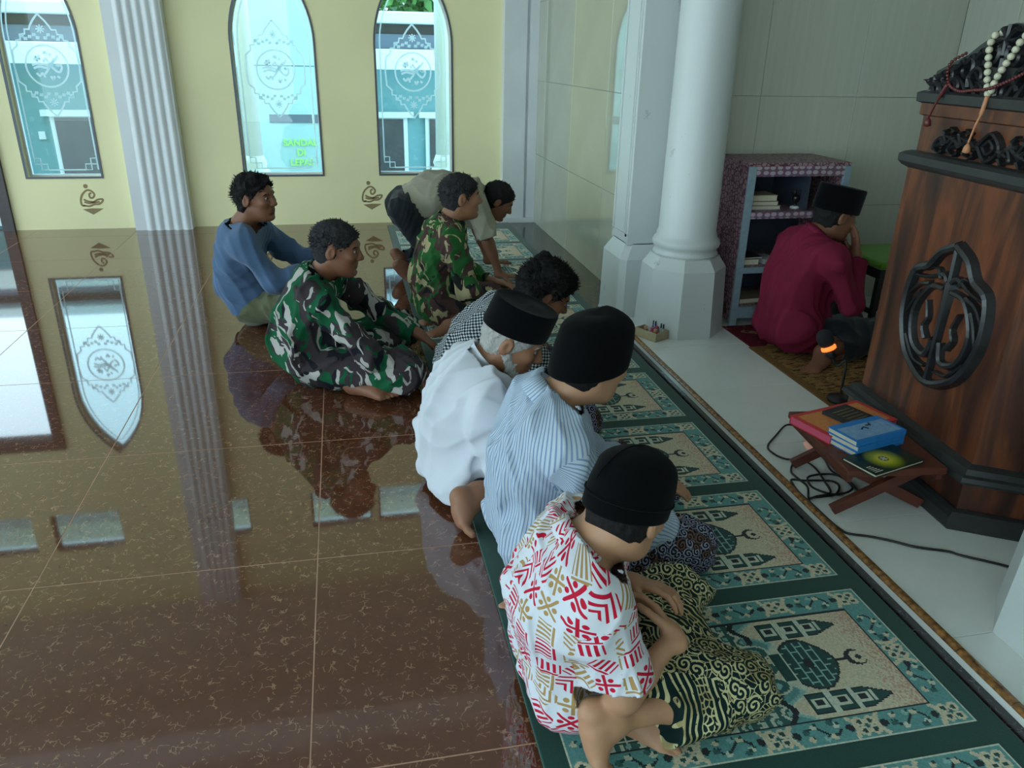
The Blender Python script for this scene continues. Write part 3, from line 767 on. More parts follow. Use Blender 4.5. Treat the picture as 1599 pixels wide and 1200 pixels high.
    # minarets
    for s in (-1, 1):
        cv = vc + s * .136; d = np.abs(v - cv); hw = np.where(u < .83, .031 - .0, np.clip(.031 * (.905 - u) / .075, 0, 1)); m = F & (u > .662) & (u < .902) & (d < hw + .004); put(m, B); put(F & (u > .666) & (u < .90) & (d < hw - .001), G)
        for cu in (.728, .796): put(F & (np.abs(u - cu - .0) < .0075) & (d < .039), LG)
        put(F & (np.abs(u - .846) < .005) & (d < .018), LG)
        for cu in (.694, .757, .818):
            q = np.maximum(np.abs(u - cu) / .020, d / .016); put(F & (q < 1), LG); put(F & (q < .55), B)
    I *= (.86 + .28 * r.rand(nu, nv, 1))
    return I, nu, nv
m_pile = mat('carpet_pile', attr_col, .95, spec=.1, sheen=.3, bump=(lambda: noise(coord('Object'), 420, 2, .6), .4, .002))
m_pileg = mat('dark_green_pile', vary(lin(20, 68, 60), .15, 300), .95, spec=.1, sheen=.3, bump=(lambda: noise(coord('Object'), 420, 2, .6), .4, .002))
RX0, RX1 = .372, 1.553
def carpet():
    b = MB(); n = 40; y0, y1 = .2, 7.55                        # edges follow the slight bow of the laid strip
    root = tag(b.box((RX0, y0, 0), (RX1, y1, .0105), bev=.004).build('carpet', m_pileg), 'long green prayer carpet strip woven with mosque panels', 'carpet')
    I, nu, nv = carpet_pattern(); LU, LV = 1.055, .54
    gx, gy = np.meshgrid(np.arange(nu + 1) * LU / nu, np.arange(nv + 1) * LV / nv, indexing='ij')
    V = np.stack([gx, gy, np.zeros_like(gx)], -1).reshape(-1, 3); ii, jj = np.meshgrid(np.arange(nu), np.arange(nv), indexing='ij'); a = (ii * (nv + 1) + jj).ravel()
    Q = np.stack([a, a + nv + 1, a + nv + 2, a + 1], 1); me = mesh_np('prayer_panel', V, Q); at = me.attributes.new('Col', 'FLOAT_COLOR', 'FACE')
    c = np.ones((nu * nv, 4), np.float32); c[:, :3] = I.reshape(-1, 3); at.data.foreach_set('color', c.ravel()); me.materials.append(m_pile)
    y = 1.21 - .611
    while y < 7.3:
        o = bpy.data.objects.new('prayer_panel', me); COL.objects.link(o); o.parent = root; o.location = (.432, y, .0122)
        y += .611
carpet()
# ------------------------------------------------------------------ pulpit
m_teak = mat('reddish_brown_wood', lambda: ramp(noise(vscale(coord('Object'), (3.6, 3.6, .5)), 1.6, 4, .55, 1.6), [(.30, lin(34, 20, 17)), (.48, lin(74, 39, 26)), (.60, lin(112, 60, 32)), (.74, lin(70, 40, 30))]), .38, spec=.5, bump=(lambda: noise(vscale(coord('Object'), (40, 40, 2)), 3, 3), .08, .003))
m_ebony = mat('black_carved_wood', vary(lin(34, 34, 36), .3, 14), .32, spec=.6)
m_ebony2 = mat('dark_moulding_wood', vary(lin(44, 46, 46), .2, 20), .42, spec=.5)
PA, PB = V3_(2.07, 2.0), V3_(2.13, 2.72)
def pulpit():
    d = (PB - PA); d /= np.linalg.norm(d); nrm = np.array([-d[1], d[0]])            # nrm points out of the front panel, towards the hall
    W = float(np.linalg.norm(PB - PA)); root = empty('pulpit', (PA[0], PA[1], ZM), label='tall dark wooden pulpit with carved black emblem and crest, bead strings hung on top', cat='pulpit')
    # local frame: x along the panel (near corner 0 -> far W), y outwards, z up
    Mp = Matrix(((d[0], nrm[0], 0, 0), (d[1], nrm[1], 0, 0), (0, 0, 1, 0), (0, 0, 0, 1)))
    ch = .19
    def plan(o): return [(-.0 - o * .41, o), (W + o, o), (W + o, -.62 - o), (-.10 - o, -.62 - o), (-ch - o, -ch * 1.0 - .0), ]
    def plan2(o):      # near corner is chamfered by about sixty degrees
        c, s = math.cos(math.radians(62)), math.sin(math.radians(62))
        q = .30; e = (-q * c, -q * s); t = o * math.tan(math.radians(31))
        return [(W + o, o), (W + o, -.62 - o), (e[0] - o * s * .8, -.62 - o), (e[0] - o * s, e[1] + o * c * .3), (-t, o)]
    def slab(name, o0, o1, z0, z1, m, bev=0):
        b = MB(); b.loft([[Vector((x, y, z)) for x, y in plan2(o)] for o, z in ((o0, z0), (o1, z1))]); return b.build(name, m, root, M=Mp)
    def mould(name, prof, m):
        b = MB(); b.loft([[Vector((x, y, z)) for x, y in plan2(o)] for o, z in prof]); return b.build(name, m, root, M=Mp)
    z = ZM
    mould('plinth_moulding', [(.065, 0), (.07, .01), (.07, .05), (.055, .065), (.04, .07)], m_ebony2)
    slab('plinth', .03, .03, .06, .20, m_teak)
    mould('base_moulding', [(.03, .165), (.05, .175), (.055, .185), (.05, .2), (.035, .205), (.03, .225), (.0, .235)], m_ebony2)
    slab('front_panel', .0, .0, .225, 1.15, m_teak)
    mould('waist_moulding', [(.0, 1.14), (.018, 1.15), (.03, 1.165), (.03, 1.19), (.015, 1.2), (.0, 1.205)], m_ebony2)
    slab('upper_panel', -.012, -.012, 1.195, 1.335, m_teak)
    mould('top_board', [(-.012, 1.33), (.0, 1.335), (.0, 1.375)], m_teak)
    mould('top_moulding', [(.0, 1.374), (.014, 1.38), (.016, 1.41), (.0, 1.418)], m_ebony2)
    zo = -ZM
    def rel(name, strokes, m, y0, hgt, parent=root):
        """raised carved strokes: (points (x,z), half width list or float)"""
        b = MB()
        for pts, w in strokes:
            P = catmull([(x, 0, zz) for x, zz in pts], 5); n = len(P); rings = []
            for i, p in enumerate(P):
                t = (P[min(i + 1, n - 1)] - P[max(i - 1, 0)]).normalized(); nn = Vector((-t.z, 0, t.x)); f = i / (n - 1)
                ww = (w if not isinstance(w, tuple) else (w[0] + (w[1] - w[0]) * f)); ww = max(ww, .0015)
                rings.append([p + nn * ww + Vector((0, y0, 0)), p + nn * ww * .75 + Vector((0, y0 + hgt * .75, 0)), p + nn * ww * .15 + Vector((0, y0 + hgt, 0)), p - nn * ww * .5 + Vector((0, y0 + hgt * .8, 0)), p - nn * ww + Vector((0, y0, 0))])
            b.loft(rings, cap=True)
        return b.build(name, m, parent, M=Mp)
    # emblem: lobed ring with mirrored calligraphic strokes round an upright blade; x to the viewer's right is -local x
    cx, cz = .315, .70 - ZM; X = lambda a: cx - a
    ring = [(0, .262), (.075, .225), (.125, .165), (.20, .125), (.222, .0), (.195, -.11), (.13, -.20), (.0, -.255)]
    ring = ring + [(-x, zz) for x, zz in ring[-2:0:-1]]
    P = [(X(x), cz + zz) for x, zz in ring + [ring[0]]]
    st = [(P, .019)]
    rel('emblem_ring', st, m_ebony, .0, .034)
    s2 = [([(X(0), cz + .255), (X(.004), cz + .12), (X(0), cz - .02), (X(-.004), cz - .24)], (.016, .012)), ([(X(0), cz + .13), (X(.0), cz + .06), (X(0), cz - .1)], (.028, .012))]
    for s in (1, -1):
        s2 += [([(X(s * .02), cz + .10), (X(s * .10), cz + .085), (X(s * .16), cz - .02), (X(s * .13), cz - .13), (X(s * .05), cz - .16), (X(s * .02), cz - .09)], (.012, .017)),
               ([(X(s * .20), cz + .11), (X(s * .12), cz + .12), (X(s * .04), cz + .15), (X(s * .01), cz + .13)], (.006, .014)),
               ([(X(s * .21), cz + .03), (X(s * .16), cz + .08), (X(s * .10), cz + .10)], (.005, .012)), ([(X(s * .20), cz - .04), (X(s * .17), cz + .02), (X(s * .14), cz + .06)], (.005, .012)),
               ([(X(s * .09), cz + .04), (X(s * .07), cz - .02), (X(s * .085), cz - .06), (X(s * .06), cz - .1)], (.004, .013)), ([(X(s * .17), cz - .12), (X(s * .10), cz - .19), (X(s * .03), cz - .20)], (.01, .006)),
               ([(X(s * .05), cz + .13), (X(s * .07), cz + .16), (X(s * .10), cz + .16)], (.012, .004))]
    rel('emblem_script', s2, m_ebony, .0, .026)
    # carved garland on the upper panel and carved crest over the top
    g = []; gx, gz = .305, 1.292 - ZM + .0
    g.append(([(gx + .055, gz), (gx, gz + .045), (gx - .055, gz), (gx, gz - .045), (gx + .055, gz)], .009)); g.append(([(gx + .028, gz), (gx, gz + .022), (gx - .028, gz), (gx, gz - .022), (gx + .028, gz)], .007))
    for s in (1, -1):
        for k in range(5):
            a = .06 + k * .042; g.append(([(gx + s * a, gz + (.02 if k % 2 else -.02)), (gx + s * (a + .03), gz + (-.005 if k % 2 else .005)), (gx + s * (a + .055), gz + (.03 if k % 2 else -.03)), (gx + s * (a + .03), gz + (.04 if k % 2 else -.04))], (.012, .004)))
            g.append(([(gx + s * (a - .01), gz + (.005 if k % 2 else -.005)), (gx + s * (a + .04), gz + (.018 if k % 2 else -.02))], (.014, .006)))
            g.append(([(gx + s * a, gz + (.03 if k % 2 else -.03)), (gx + s * (a + .02), gz + (.048 if k % 2 else -.048))], (.010, .003)))
    rel('carved_garland', g, m_ebony, -.012, .026)
    zc = 1.415 - ZM
    prof = [(-.075, 0), (-.07, .09), (.02, .12), (.09, .135), (.15, .16), (.2, .19), (.25, .215), (.29, .245), (.35, .255), (.41, .245), (.45, .215), (.5, .19), (.55, .16), (.62, .135), (W - .02, .105), (W + .005, .0)]
    b = MB(); b.loft([[Vector((x, y, zc + zz)) for x, zz in prof] for y in (-.055, -.022)]); b.build('crest_board', m_ebony, root, M=Mp)
    c2 = []; mx_ = .35
    def spiral(x, zz, r, a0, turn, n=9): return [(x + r * (1 - .8 * i / n) * math.cos(a0 + turn * i / n), zz + r * (1 - .8 * i / n) * math.sin(a0 + turn * i / n)) for i in range(n + 1)]
    for s in (1, -1):
        for x, zz, r, a0 in ((.055, .16, .042, 2.4), (.10, .085, .05, -.6), (.165, .115, .042, 2.2), (.205, .05, .045, -.5), (.265, .085, .040, 2.3), (.31, .04, .036, -.6), (.06, .045, .04, .2), (.345, .075, .026, 2.4)):
            if x < .355 and zz + r < .25 - x * .42 + .02: c2.append((spiral(mx_ + s * x, zc + zz, r, a0 if s > 0 else math.pi - a0, s * 5.2), (.014, .006)))
        for k in range(7):
            x = .04 + .045 * k; c2.append(([(mx_ + s * x, zc + .01), (mx_ + s * (x + .03), zc + .06), (mx_ + s * (x + .075), zc + .11 - k * .006)], (.016, .003)))
            c2.append(([(mx_ + s * (x + .02), zc + .19 - k * .018), (mx_ + s * (x + .045), zc + .165 - k * .017), (mx_ + s * (x + .06), zc + .18 - k * .018)], (.013, .006)))
    for k in range(8):
        a = k * math.pi / 4; c2.append(([(mx_, zc + .205), (mx_ + .028 * math.cos(a), zc + .205 + .03 * math.sin(a)), (mx_ + .045 * math.cos(a), zc + .205 + .046 * math.sin(a))], (.006, .013)))
    for s in ():
        for k in range(6):
            x0 = mx_ + s * (.05 + .055 * k); h0 = .17 - .022 * k
            c2.append(([(x0, zc + .01), (x0 + s * .025, zc + h0 * .5), (x0 + s * .06, zc + h0 * .85), (x0 + s * .035, zc + h0)], (.013, .006)))
            c2.append(([(x0 + s * .02, zc + .01), (x0 + s * .05, zc + h0 * .4), (x0 + s * .08, zc + h0 * .6)], (.012, .005)))
            c2.append(([(x0 - s * .01, zc + h0 * .6), (x0 + s * .02, zc + h0 * .95), (x0 + s * .0, zc + h0 * 1.1)], (.012, .004)))
        c2.append(([(mx_ + s * .01, zc + .08), (mx_ + s * .05, zc + .15), (mx_ + s * .04, zc + .22), (mx_, zc + .25)], (.02, .012)))
    c2 += [([(mx_, zc), (mx_, zc + .06), (mx_, zc + .15)], (.022, .012))]
    rel('crest_carving', c2, m_ebony, -.024, .03)
    for o in list(root.children): o.location = (0, 0, 0)
    return Mp, W, zc
PM, PW, PZC = pulpit()
def on_panel(x, y, z): return Vector((PA[0], PA[1], ZM)) + PM @ Vector((x, y, z))
def bead_string(name, pts, r, m, mcord, label, tail=None, mt=None):
    C = catmull([on_panel(*p) for p in pts], 14); c0 = C[0]; root = empty(name, c0, label=label, cat='prayer beads')
    cur = MB(); cur.tube([p - c0 for p in C], .0012, 5); cur.build('cord', mcord, root)
    acc = 0; b = MB(); last = C[0]; cache = None
    L = [C[0]]; need = r * 2.02; prev = C[0]
    for p in C[1:]:
        seg = (p - prev).length
        while acc + seg >= need:
            t = (need - acc) / seg; q = prev + (p - prev) * t; L.append(q); prev = q; seg = (p - prev).length; acc = 0
        acc += seg; prev = p
    for q in L:
        if cache is None:
            b = MB(); b.lathe([(r * math.sin(math.pi * i / 8), -r * math.cos(math.pi * i / 8)) for i in range(1, 8)], n=10); o = b.build('bead', m, root); cache = o.data; o.location = q - c0
        else:
            o = bpy.data.objects.new('bead', cache); COL.objects.link(o); o.parent = root; o.location = q - c0
    if tail:
        T = catmull([on_panel(*p) for p in tail], 8); n = len(T); b = MB()
        b.tube([p - c0 for p in T], .004, 6, rad=[.0075 if i < n * .35 else .004 for i in range(n)]); b.lathe([(.002, .0), (.011, -.012), (.013, -.03), (.004, -.034)], c=T[-1] - c0, n=10); b.build('tassel', mt or m, root)
    return root
m_bead = mat('ivory_bead', lin(206, 202, 176), .35); m_beadr = mat('dark_red_bead', lin(92, 34, 36), .35); m_cord = mat('bead_cord', lin(120, 100, 80), .8); m_orange = mat('orange_bead_tassel', lin(190, 130, 92), .5)
bead_string('prayer_beads', [(.385, -.035, PZC + .235), (.40, .012, PZC + .21), (.385, .014, PZC + .12), (.350, .016, PZC + .04), (.325, .018, PZC + .095), (.285, .016, PZC + .16), (.255, .010, PZC + .215), (.245, -.035, PZC + .235)], .0115, m_bead, m_cord,
            'string of ivory white prayer beads looped over the pulpit crest', [(.350, .018, PZC + .035), (.350, .025, PZC - .02), (.358, .03, PZC - .06), (.372, .03, PZC - .115)], m_orange)
bead_string('prayer_beads', [(.575, -.03, PZC + .165), (.585, .014, PZC + .13), (.565, .018, PZC + .07), (.50, .02, PZC + .045), (.42, .024, PZC + .05), (.33, .03, PZC + .06), (.22, .026, PZC + .10), (.10, .02, PZC + .16), (.03, .012, PZC + .155), (.0, -.03, PZC + .15)], .006, m_beadr, m_cord,
            'string of thin dark red prayer beads draped across the pulpit crest', [(.565, .02, PZC + .065), (.60, .024, PZC + .0), (.625, .024, PZC - .05)], m_beadr)

# ------------------------------------------------------------------ bookshelf with its contents
def shelf():
    x0, x1, y0, y1, zt = 2.25, 2.885, 4.165, 4.60, .985
    m_side = mat('maroon_patterned_board', lambda: mixc(S(voro(coord('Object'), 34, 'DISTANCE_TO_EDGE').outputs['Distance']) < .09, mixc(noise(coord('Object'), 30, 3), lin(138, 92, 104), lin(176, 150, 156)), lin(88, 56, 68)), .45)
    m_fr = mat('pale_blue_edging', lambda: mixc(noise(coord('Object'), 40, 4, .7), lin(112, 140, 156), lin(158, 172, 180)), .5)
    m_in = mat('dark_blue_interior', vary(lin(52, 60, 74), .15, 8), .6); m_orn = mat('pink_scroll_strip', lambda: mixc(S(voro(vscale(coord('Object'), (22, 1, 34)), 1.0, 'F1', .2).outputs['Distance']) < .4, lin(112, 84, 104), lin(178, 160, 172)), .5)
    e = empty('bookshelf', (x0, y0, ZM), label='low open bookshelf in maroon patterned board with pale blue edging, against the tiled wall', cat='bookshelf')
    B = lambda n, lo, hi, m, bev=0: MB().box((lo[0] - x0, lo[1] - y0, lo[2] - ZM), (hi[0] - x0, hi[1] - y0, hi[2] - ZM), bev=bev).build(n, m, e)
    z0 = ZM
    for xa in (x0, x1 - .018): B('side_panel', (xa, y0 + .012, z0 + .03), (xa + .018, y1, zt), m_side)
    B('top_board', (x0 - .004, y0 + .0, zt), (x1 + .004, y1, zt + .02), m_side, .003); B('back_panel', (x0 + .018, y1 - .012, z0 + .05), (x1 - .018, y1, zt), m_in)
    for z in (z0 + .12, .40, .725): B('shelf_board', (x0 + .018, y0 + .012, z - .02), (x1 - .018, y1 - .012, z), m_side)
    for xa in (x0 - .004, x1 - .04): B('front_post', (xa, y0 - .008, z0), (xa + .044, y0 + .012, zt), m_fr, .002)
    for z, h_ in ((zt - .055, .055), (.69, .04), (.365, .035), (z0 + .05, .07)):
        b = MB().box((x0 + .04 - x0, -.006, z - ZM), (x1 - .04 - x0, .012, z + h_ - ZM)); b.build('front_strip', m_orn if z > .6 else m_fr, e)
    B('divider', (x0 + .40, y0 + .03, .725), (x0 + .412, y1 - .012, zt), m_in); B('inner_panel', (x0 + .42, y1 - .03, .73), (x1 - .02, y1 - .014, zt - .01), m_fr)
    for xa in (x0 + .005, x1 - .03): B('foot', (xa, y1 - .04, z0), (xa + .025, y1 - .01, z0 + .05), m_side)
shelf()
m_paper = mat('book_paper', vary(lin(214, 206, 184), .06, 60), .8)
def book(loc, sz, rz, cover, label, group=None, spine='x', art=None, edge=None, cover2=None):
    """cover boards, spine and page block; lies flat, spine along -x"""
    e = empty('book', loc, rz, label=label, cat='book', group=group); w, d, h = sz; t = .0025
    b = MB().box((-w / 2, -d / 2, 0), (w / 2, d / 2, t)).box((-w / 2, -d / 2, h - t), (w / 2, d / 2, h))
    sp = {'x': ((-w / 2, -d / 2), (-w / 2 + t, d / 2)), 'front': ((-w / 2, -d / 2), (w / 2, -d / 2 + t)), 'back': ((-w / 2, d / 2 - t), (w / 2, d / 2))}[spine]
    b.box((*sp[0], t), (*sp[1], h - t)); b.build('cover', cover, e); i = .003
    MB().box((-w / 2 + i, -d / 2 + i, t), (w / 2 - i, d / 2 - i, h - t)).build('page_block', edge or m_paper, e)
    if art: art(e, w, d, h)
    return e
def fl(name, c, v=.1): return mat(name, vary(c, v, 30), .5)
m_bk = [fl('ivory_cover', lin(190, 178, 150)), fl('olive_cover', lin(120, 112, 88)), fl('pale_cover', lin(186, 190, 196)), fl('dark_cover', lin(40, 38, 42)), fl('tan_cover', lin(150, 132, 108))]
for loc, sz, rz, k, lb in (((2.41, 4.33, .725), (.23, .16, .022), .05, 2, 'pale grey book at the bottom of the pile on the top shelf'), ((2.40, 4.33, .7475), (.22, .155, .026), -.03, 1, 'olive book in the middle of the pile on the top shelf'),
                           ((2.395, 4.33, .774), (.21, .15, .034), .02, 0, 'thick ivory book topping the pile on the top shelf'), ((2.36, 4.30, .40), (.12, .16, .035), 0, 4, 'tan book lying on the middle shelf under a dark book'),
                           ((2.375, 4.30, .4355), (.13, .15, .012), .1, 3, 'thin dark book lying on the tan book on the middle shelf'), ((2.50, 4.30, .40), (.10, .14, .028), .15, 2, 'pale book lying alone on the middle shelf'), ((2.43, 4.32, .155), (.22, .17, .03), .1, 4, 'tan book lying on the bottom shelf')):
    book(loc, sz, rz, m_bk[k], lb, 'books on the shelf')
m_brass = mat('dark_metal', lin(60, 58, 60), .3, .8)
e = empty('oil_burner', (2.635, 4.28, .725), label='small dark cup-shaped ornament on a white foot on the top shelf', cat='ornament')
MB().lathe([(.024, 0), (.024, .008), (.01, .014), (.008, .03), (.022, .045), (.026, .065), (.02, .08), (.018, .078)], n=18).build('bowl', m_brass, e)
MB().lathe([(.027, 0), (.028, .01), (.012, .016)], n=18).build('foot', m_white, e)
b = MB()
for k in range(5): a = k * 1.256; b.tube([(.018 * math.cos(a), .018 * math.sin(a), .07), (.026 * math.cos(a), .026 * math.sin(a), .10), (.02 * math.cos(a), .02 * math.sin(a), .115)], .004, 6, rad=[.005, .004, .001])
b.build('petals', m_brass, e)

# ------------------------------------------------------------------ low table with books, cable, microphone, mats, stool, box of bottles
m_tabl = mat('red_brown_table_wood', lambda: mixc(noise(vscale(coord('Object'), (30, 4, 30)), 1.0, 4, .6), lin(74, 34, 28), lin(112, 60, 46)), .45)
TZ = .245
ta, tb, tc_, td = [V3_(*q) for q in ((1.672, 2.475), (1.617, 1.985), (2.03, 2.125), (2.07, 2.58))]
def table():
    c = (ta + tb + tc_ + td) / 4; ax = unit_(tb - ta) ; rz = math.atan2(ax[1], ax[0]); e = empty('low_table', (c[0], c[1], ZM), rz, label='low carved wooden folding table with crossed legs, stacked with books', cat='table')
    L, W = .49, .37; zt = TZ - ZM
    b = MB().box((-L / 2, -W / 2, zt - .028), (L / 2, W / 2, zt), bev=.006); b.build('table_top', m_tabl, e)
    q = []; b = MB()
    for k in range(9):                                          # carved scroll relief along the near edge of the top
        x = -L / 2 + .05 + k * .049; b.tube([(x - .02, -W / 2 + .05, zt + .0005), (x - .008, -W / 2 + .075, zt + .001), (x + .008, -W / 2 + .03, zt + .001), (x + .02, -W / 2 + .055, zt + .0005)], .003, 5)
    b.build('carved_scroll', m_tabl, e)
    for s in (-1, 1): b = MB().box((-L / 2 + .01, s * (W / 2 - .02) - .01, zt - .05), (L / 2 - .01, s * (W / 2 - .02) + .01, zt - .026)); b.build('apron', m_tabl, e)
    for s in (-1, 1):
        for t in (-1, 1):
            x = s * (L / 2 - .075) + t * .012; a = Vector((x, t * W * .36, zt - .03)); g = Vector((x, -t * (W / 2 - .01), .012)); d_ = (g - a); b = MB()
            u_ = d_.normalized(); n_ = Vector((0, -u_.z, u_.y)); hw = .022
            pr_ = [a + n_ * hw, a - n_ * hw, g - n_ * hw - u_ * .0, g + n_ * hw]; pr_[2].z = max(pr_[2].z, 0.0); pr_[3].z = max(pr_[3].z, 0)
            b.loft([[p + Vector((-.011, 0, 0)) for p in pr_], [p + Vector((.011, 0, 0)) for p in pr_]]); b.build('leg', m_tabl, e)
    return c, rz
TC, TRZ = table()
def on_table(px, py): return ta + (tb - ta) * px + (td - ta) * py
def art_red(e, w, d, h):
    m1 = mat('gold_orange_cover_art', lambda: mixc(noise(coord('Object'), 60, 4, .7), lin(204, 90, 50), lin(220, 164, 90)), .4); m2 = mat('red_medallion', lin(196, 52, 48), .4)
    MB().box((-w / 2 + .02, -d / 2 + .02, h), (w / 2 - .02, d / 2 - .02, h + .0006)).build('cover_art', m1, e); b = MB(); b.lathe([(.04, h + .0006), (.04, h + .0012), (.001, h + .0012)], n=20, sx=1, sy=1.2, c=(.0, -.04, 0)); b.build('medallion', m2, e)
def art_green(e, w, d, h):
    m1 = mat('yellow_glow_print', lambda: ramp(voro(coord('Object'), 1.0).outputs and M_('SQRT', (lambda x, y: x * x + y * y)(*sepxyz(coord('Object'))[:2])), [(.016, lin(90, 100, 40)), (.02, lin(226, 214, 60)), (.045, lin(150, 160, 30)), (.075, lin(24, 44, 34))]), .3)
    MB().box((-w / 2 + .001, -d / 2 + .001, h), (w / 2 - .001, d / 2 - .001, h + .0006)).build('cover_art', m1, e)
    m2 = mat('white_print', lin(210, 210, 200), .4); b = MB()
    for k in range(6): a = k * math.pi / 3; b.box((-.0025, 0, h + .0006), (.0025, .014, h + .001), rz=a, piv=(0, 0, 0))
    b.build('star_print', m2, e); b = MB()
    for k in range(5): b.box((-w / 2 + .012, -d / 2 + .012 + k * .009, h + .0006), (-w / 2 + .05 - .004 * k, -d / 2 + .015 + k * .009, h + .001))
    b.build('print_lines', m2, e)
def art_blue(e, w, d, h):
    m1 = mat('pale_blue_print', lambda: mixc(noise(coord('Object'), 40, 3, .6), lin(60, 130, 200), lin(170, 200, 216)), .35); m2 = mat('dark_print', lin(24, 44, 70), .4)
    MB().box((-w / 2 + .012, -d / 2 + .012, h), (w / 2 - .012, d / 2 - .03, h + .0005)).build('cover_art', m1, e)
    b = MB(); b.tube([(-.03, .0, h + .001), (-.01, .012, h + .001), (.0, -.005, h + .001)], .003, 5); b.tube([(.01, .02, h + .001), (.03, .015, h + .001), (.035, .03, h + .001)], .003, 5); b.build('title_print', m2, e)
def art_black(e, w, d, h):
    m1 = mat('gold_print', lin(120, 104, 60), .4); b = MB()
    for k in range(5): b.box((-w * .35, -d * .3 + k * d * .14, h), (w * .35, -d * .3 + k * d * .14 + .004, h + .0006))
    b.build('title_print', m1, e)
m_redb, m_pink = fl('red_cover', lin(204, 60, 60)), mat('pink_page_edge', lin(214, 90, 120), .6)
p = on_table(.33, .44); ra = math.atan2(*(td - ta)[::-1])
bk = TZ + .001
book((*on_table(.245, .44), bk), (.36, .20, .032), ra, m_redb, 'large red and gold book with pink page edges on the low table', art=art_red, edge=m_pink, spine='back')
book((*on_table(.265, .49), bk + .034), (.14, .145, .012), ra + .08, m_bk[3], 'small black book lying on the large red book', art=art_black)
m_blue = fl('bright_blue_cover', lin(40, 128, 204))
for k, (dx, rr, lb) in enumerate(((0, 0, 'bottom blue book of the stack of three on the low table'), (.004, .03, 'middle blue book of the stack of three on the low table'), (-.002, -.02, 'top blue book with patterned cover in the stack of three'))):
    q = on_table(.56, .46 + dx); book((q[0], q[1], bk + k * .0205), (.25, .135, .02), ra + rr, m_blue, lb, 'blue books stacked on the low table', art=art_blue if k == 2 else None, spine='front')
book((*on_table(.845, .44), bk), (.25, .14, .012), ra + .02, fl('dark_green_cover', lin(30, 56, 40)), 'dark green book with yellow glow on its cover, on the low table', art=art_green, spine='back')

m_strap = mat('black_strap', lin(18, 18, 20), .5)
m_cable = mat('black_rubber_cable', lin(16, 18, 22), .45)
def cable(name, pts, r, label):
    P = catmull(pts, 8); o = P[0].copy(); b = MB(); b.tube([q - o for q in P], r, 7); ob_ = b.build(name, m_cable); ob_.location = o; return tag(ob_, label, 'cable')
z = ZM + .006
CB = [(1.911, 2.795), (1.86, 2.808), (1.772, 2.735), (1.681, 2.644), (1.665, 2.567), (1.699, 2.526), (1.761, 2.509), (1.769, 2.426), (1.753, 2.333), (1.727, 2.253), (1.654, 2.228), (1.625, 2.233), (1.665, 2.311), (1.655, 2.375), (1.666, 2.431), (1.718, 2.496), (1.801, 2.551), (1.852, 2.55), (1.857, 2.499), (1.822, 2.398), (1.842, 2.33), (1.833, 2.27), (1.777, 2.232), (1.729, 2.24), (1.683, 2.296), (1.692, 2.356), (1.744, 2.385), (1.811, 2.38), (1.842, 2.33), (1.84, 2.245), (1.838, 2.192)]
cable('cable', [(x, y, z + (.006 if k % 3 == 1 else 0)) for k, (x, y) in enumerate(CB)], .0042, 'black cable lying in loose coils in front of the low table')
CB2 = [(1.61, 2.173), (1.615, 2.216), (1.628, 2.229), (1.683, 2.231), (1.741, 2.238), (1.788, 2.29), (1.784, 2.328), (1.738, 2.342), (1.676, 2.353), (1.633, 2.368), (1.62, 2.338), (1.612, 2.293), (1.61, 2.254), (1.613, 2.173), (1.614, 2.077), (1.62, 2.018), (1.635, 1.99), (1.698, 1.961), (1.757, 1.922), (1.812, 1.879), (1.902, 1.837), (1.929, 1.81), (2.019, 1.744), (2.12, 1.66), (2.3, 1.62)]
cable('cable', [(x, y, z) for x, y in CB2], .0042, 'black cable running from the brown edge trim past the pulpit')

MICTOP = (2.195, 3.075, .285)
def microphone():
    e = empty('microphone', (2.26, 3.02, ZM + .0087), label='black desk microphone with glowing orange ring beside the imam mat', cat='microphone')
    e['label'] = 'black desk microphone with a glowing orange ring in front of the pulpit'
    MB().lathe([(.055, 0), (.058, .006), (.055, .02), (.02, .03), (.012, .036)], n=24).build('base', m_strap, e)
    top_ = Vector(MICTOP) - e.location
    P = catmull([(0, 0, .03), (.0, 0, .12), (.0, .01, .2), (top_.x * .5, top_.y * .5 + .0, top_.z - .07), tuple(top_)], 6)
    MB().tube(P, .006, 8).build('gooseneck', m_strap, e)
    t = (P[-1] - P[-3]).normalized(); Mq = Matrix.Translation(top_) @ t.to_track_quat('Z', 'Y').to_matrix().to_4x4() @ Matrix.Scale(1.3, 4)
    m_ring = mat('glowing_orange_ring', lin(240, 130, 60), .4, emit=(lin(255, 120, 50), 1.4))
    b = MB(); b.lathe([(.012, -.03), (.018, -.015), (.020, .0)], n=20, M=Mq); b.build('collar', m_strap, e)
    b = MB(); b.lathe([(.021, 0), (.0265, .003), (.0265, .014), (.021, .017)], n=24, M=Mq); b.build('light_ring', m_ring, e)
    b = MB(); b.lathe([(.02, .016), (.028, .03), (.03, .05), (.025, .068), (.012, .078), (.002, .08)], n=20, M=Mq); b.build('foam_windshield', mat('black_foam', lin(22, 22, 26), .9), e)
microphone()
def floor_mat(name, x0, y0, x1, y1, m, mb, label, rz=0.0, z0=ZM):
    e = tag(MB().box((0, 0, 0), (x1 - x0, y1 - y0, .007), bev=.002).build(name, mb), label, 'prayer mat'); e.location = (x0, y0, z0); e.rotation_euler = (0, 0, rz)
    MB().box((.05, .05, .006), (x1 - x0 - .05, y1 - y0 - .05, .0085)).build('woven_field', m, e)
m_matg = mat('brown_gold_weave', lambda: mixc(noise(vscale(coord('Object'), (1, 4, 1)), 16, 4, .7, 1.0) > .52, lin(140, 108, 66), lin(72, 46, 34)), .9, spec=.1)
m_matgb = mat('tan_weave', lambda: mixc(noise(coord('Object'), 60, 3), lin(128, 98, 60), lin(96, 70, 44)), .9, spec=.1)
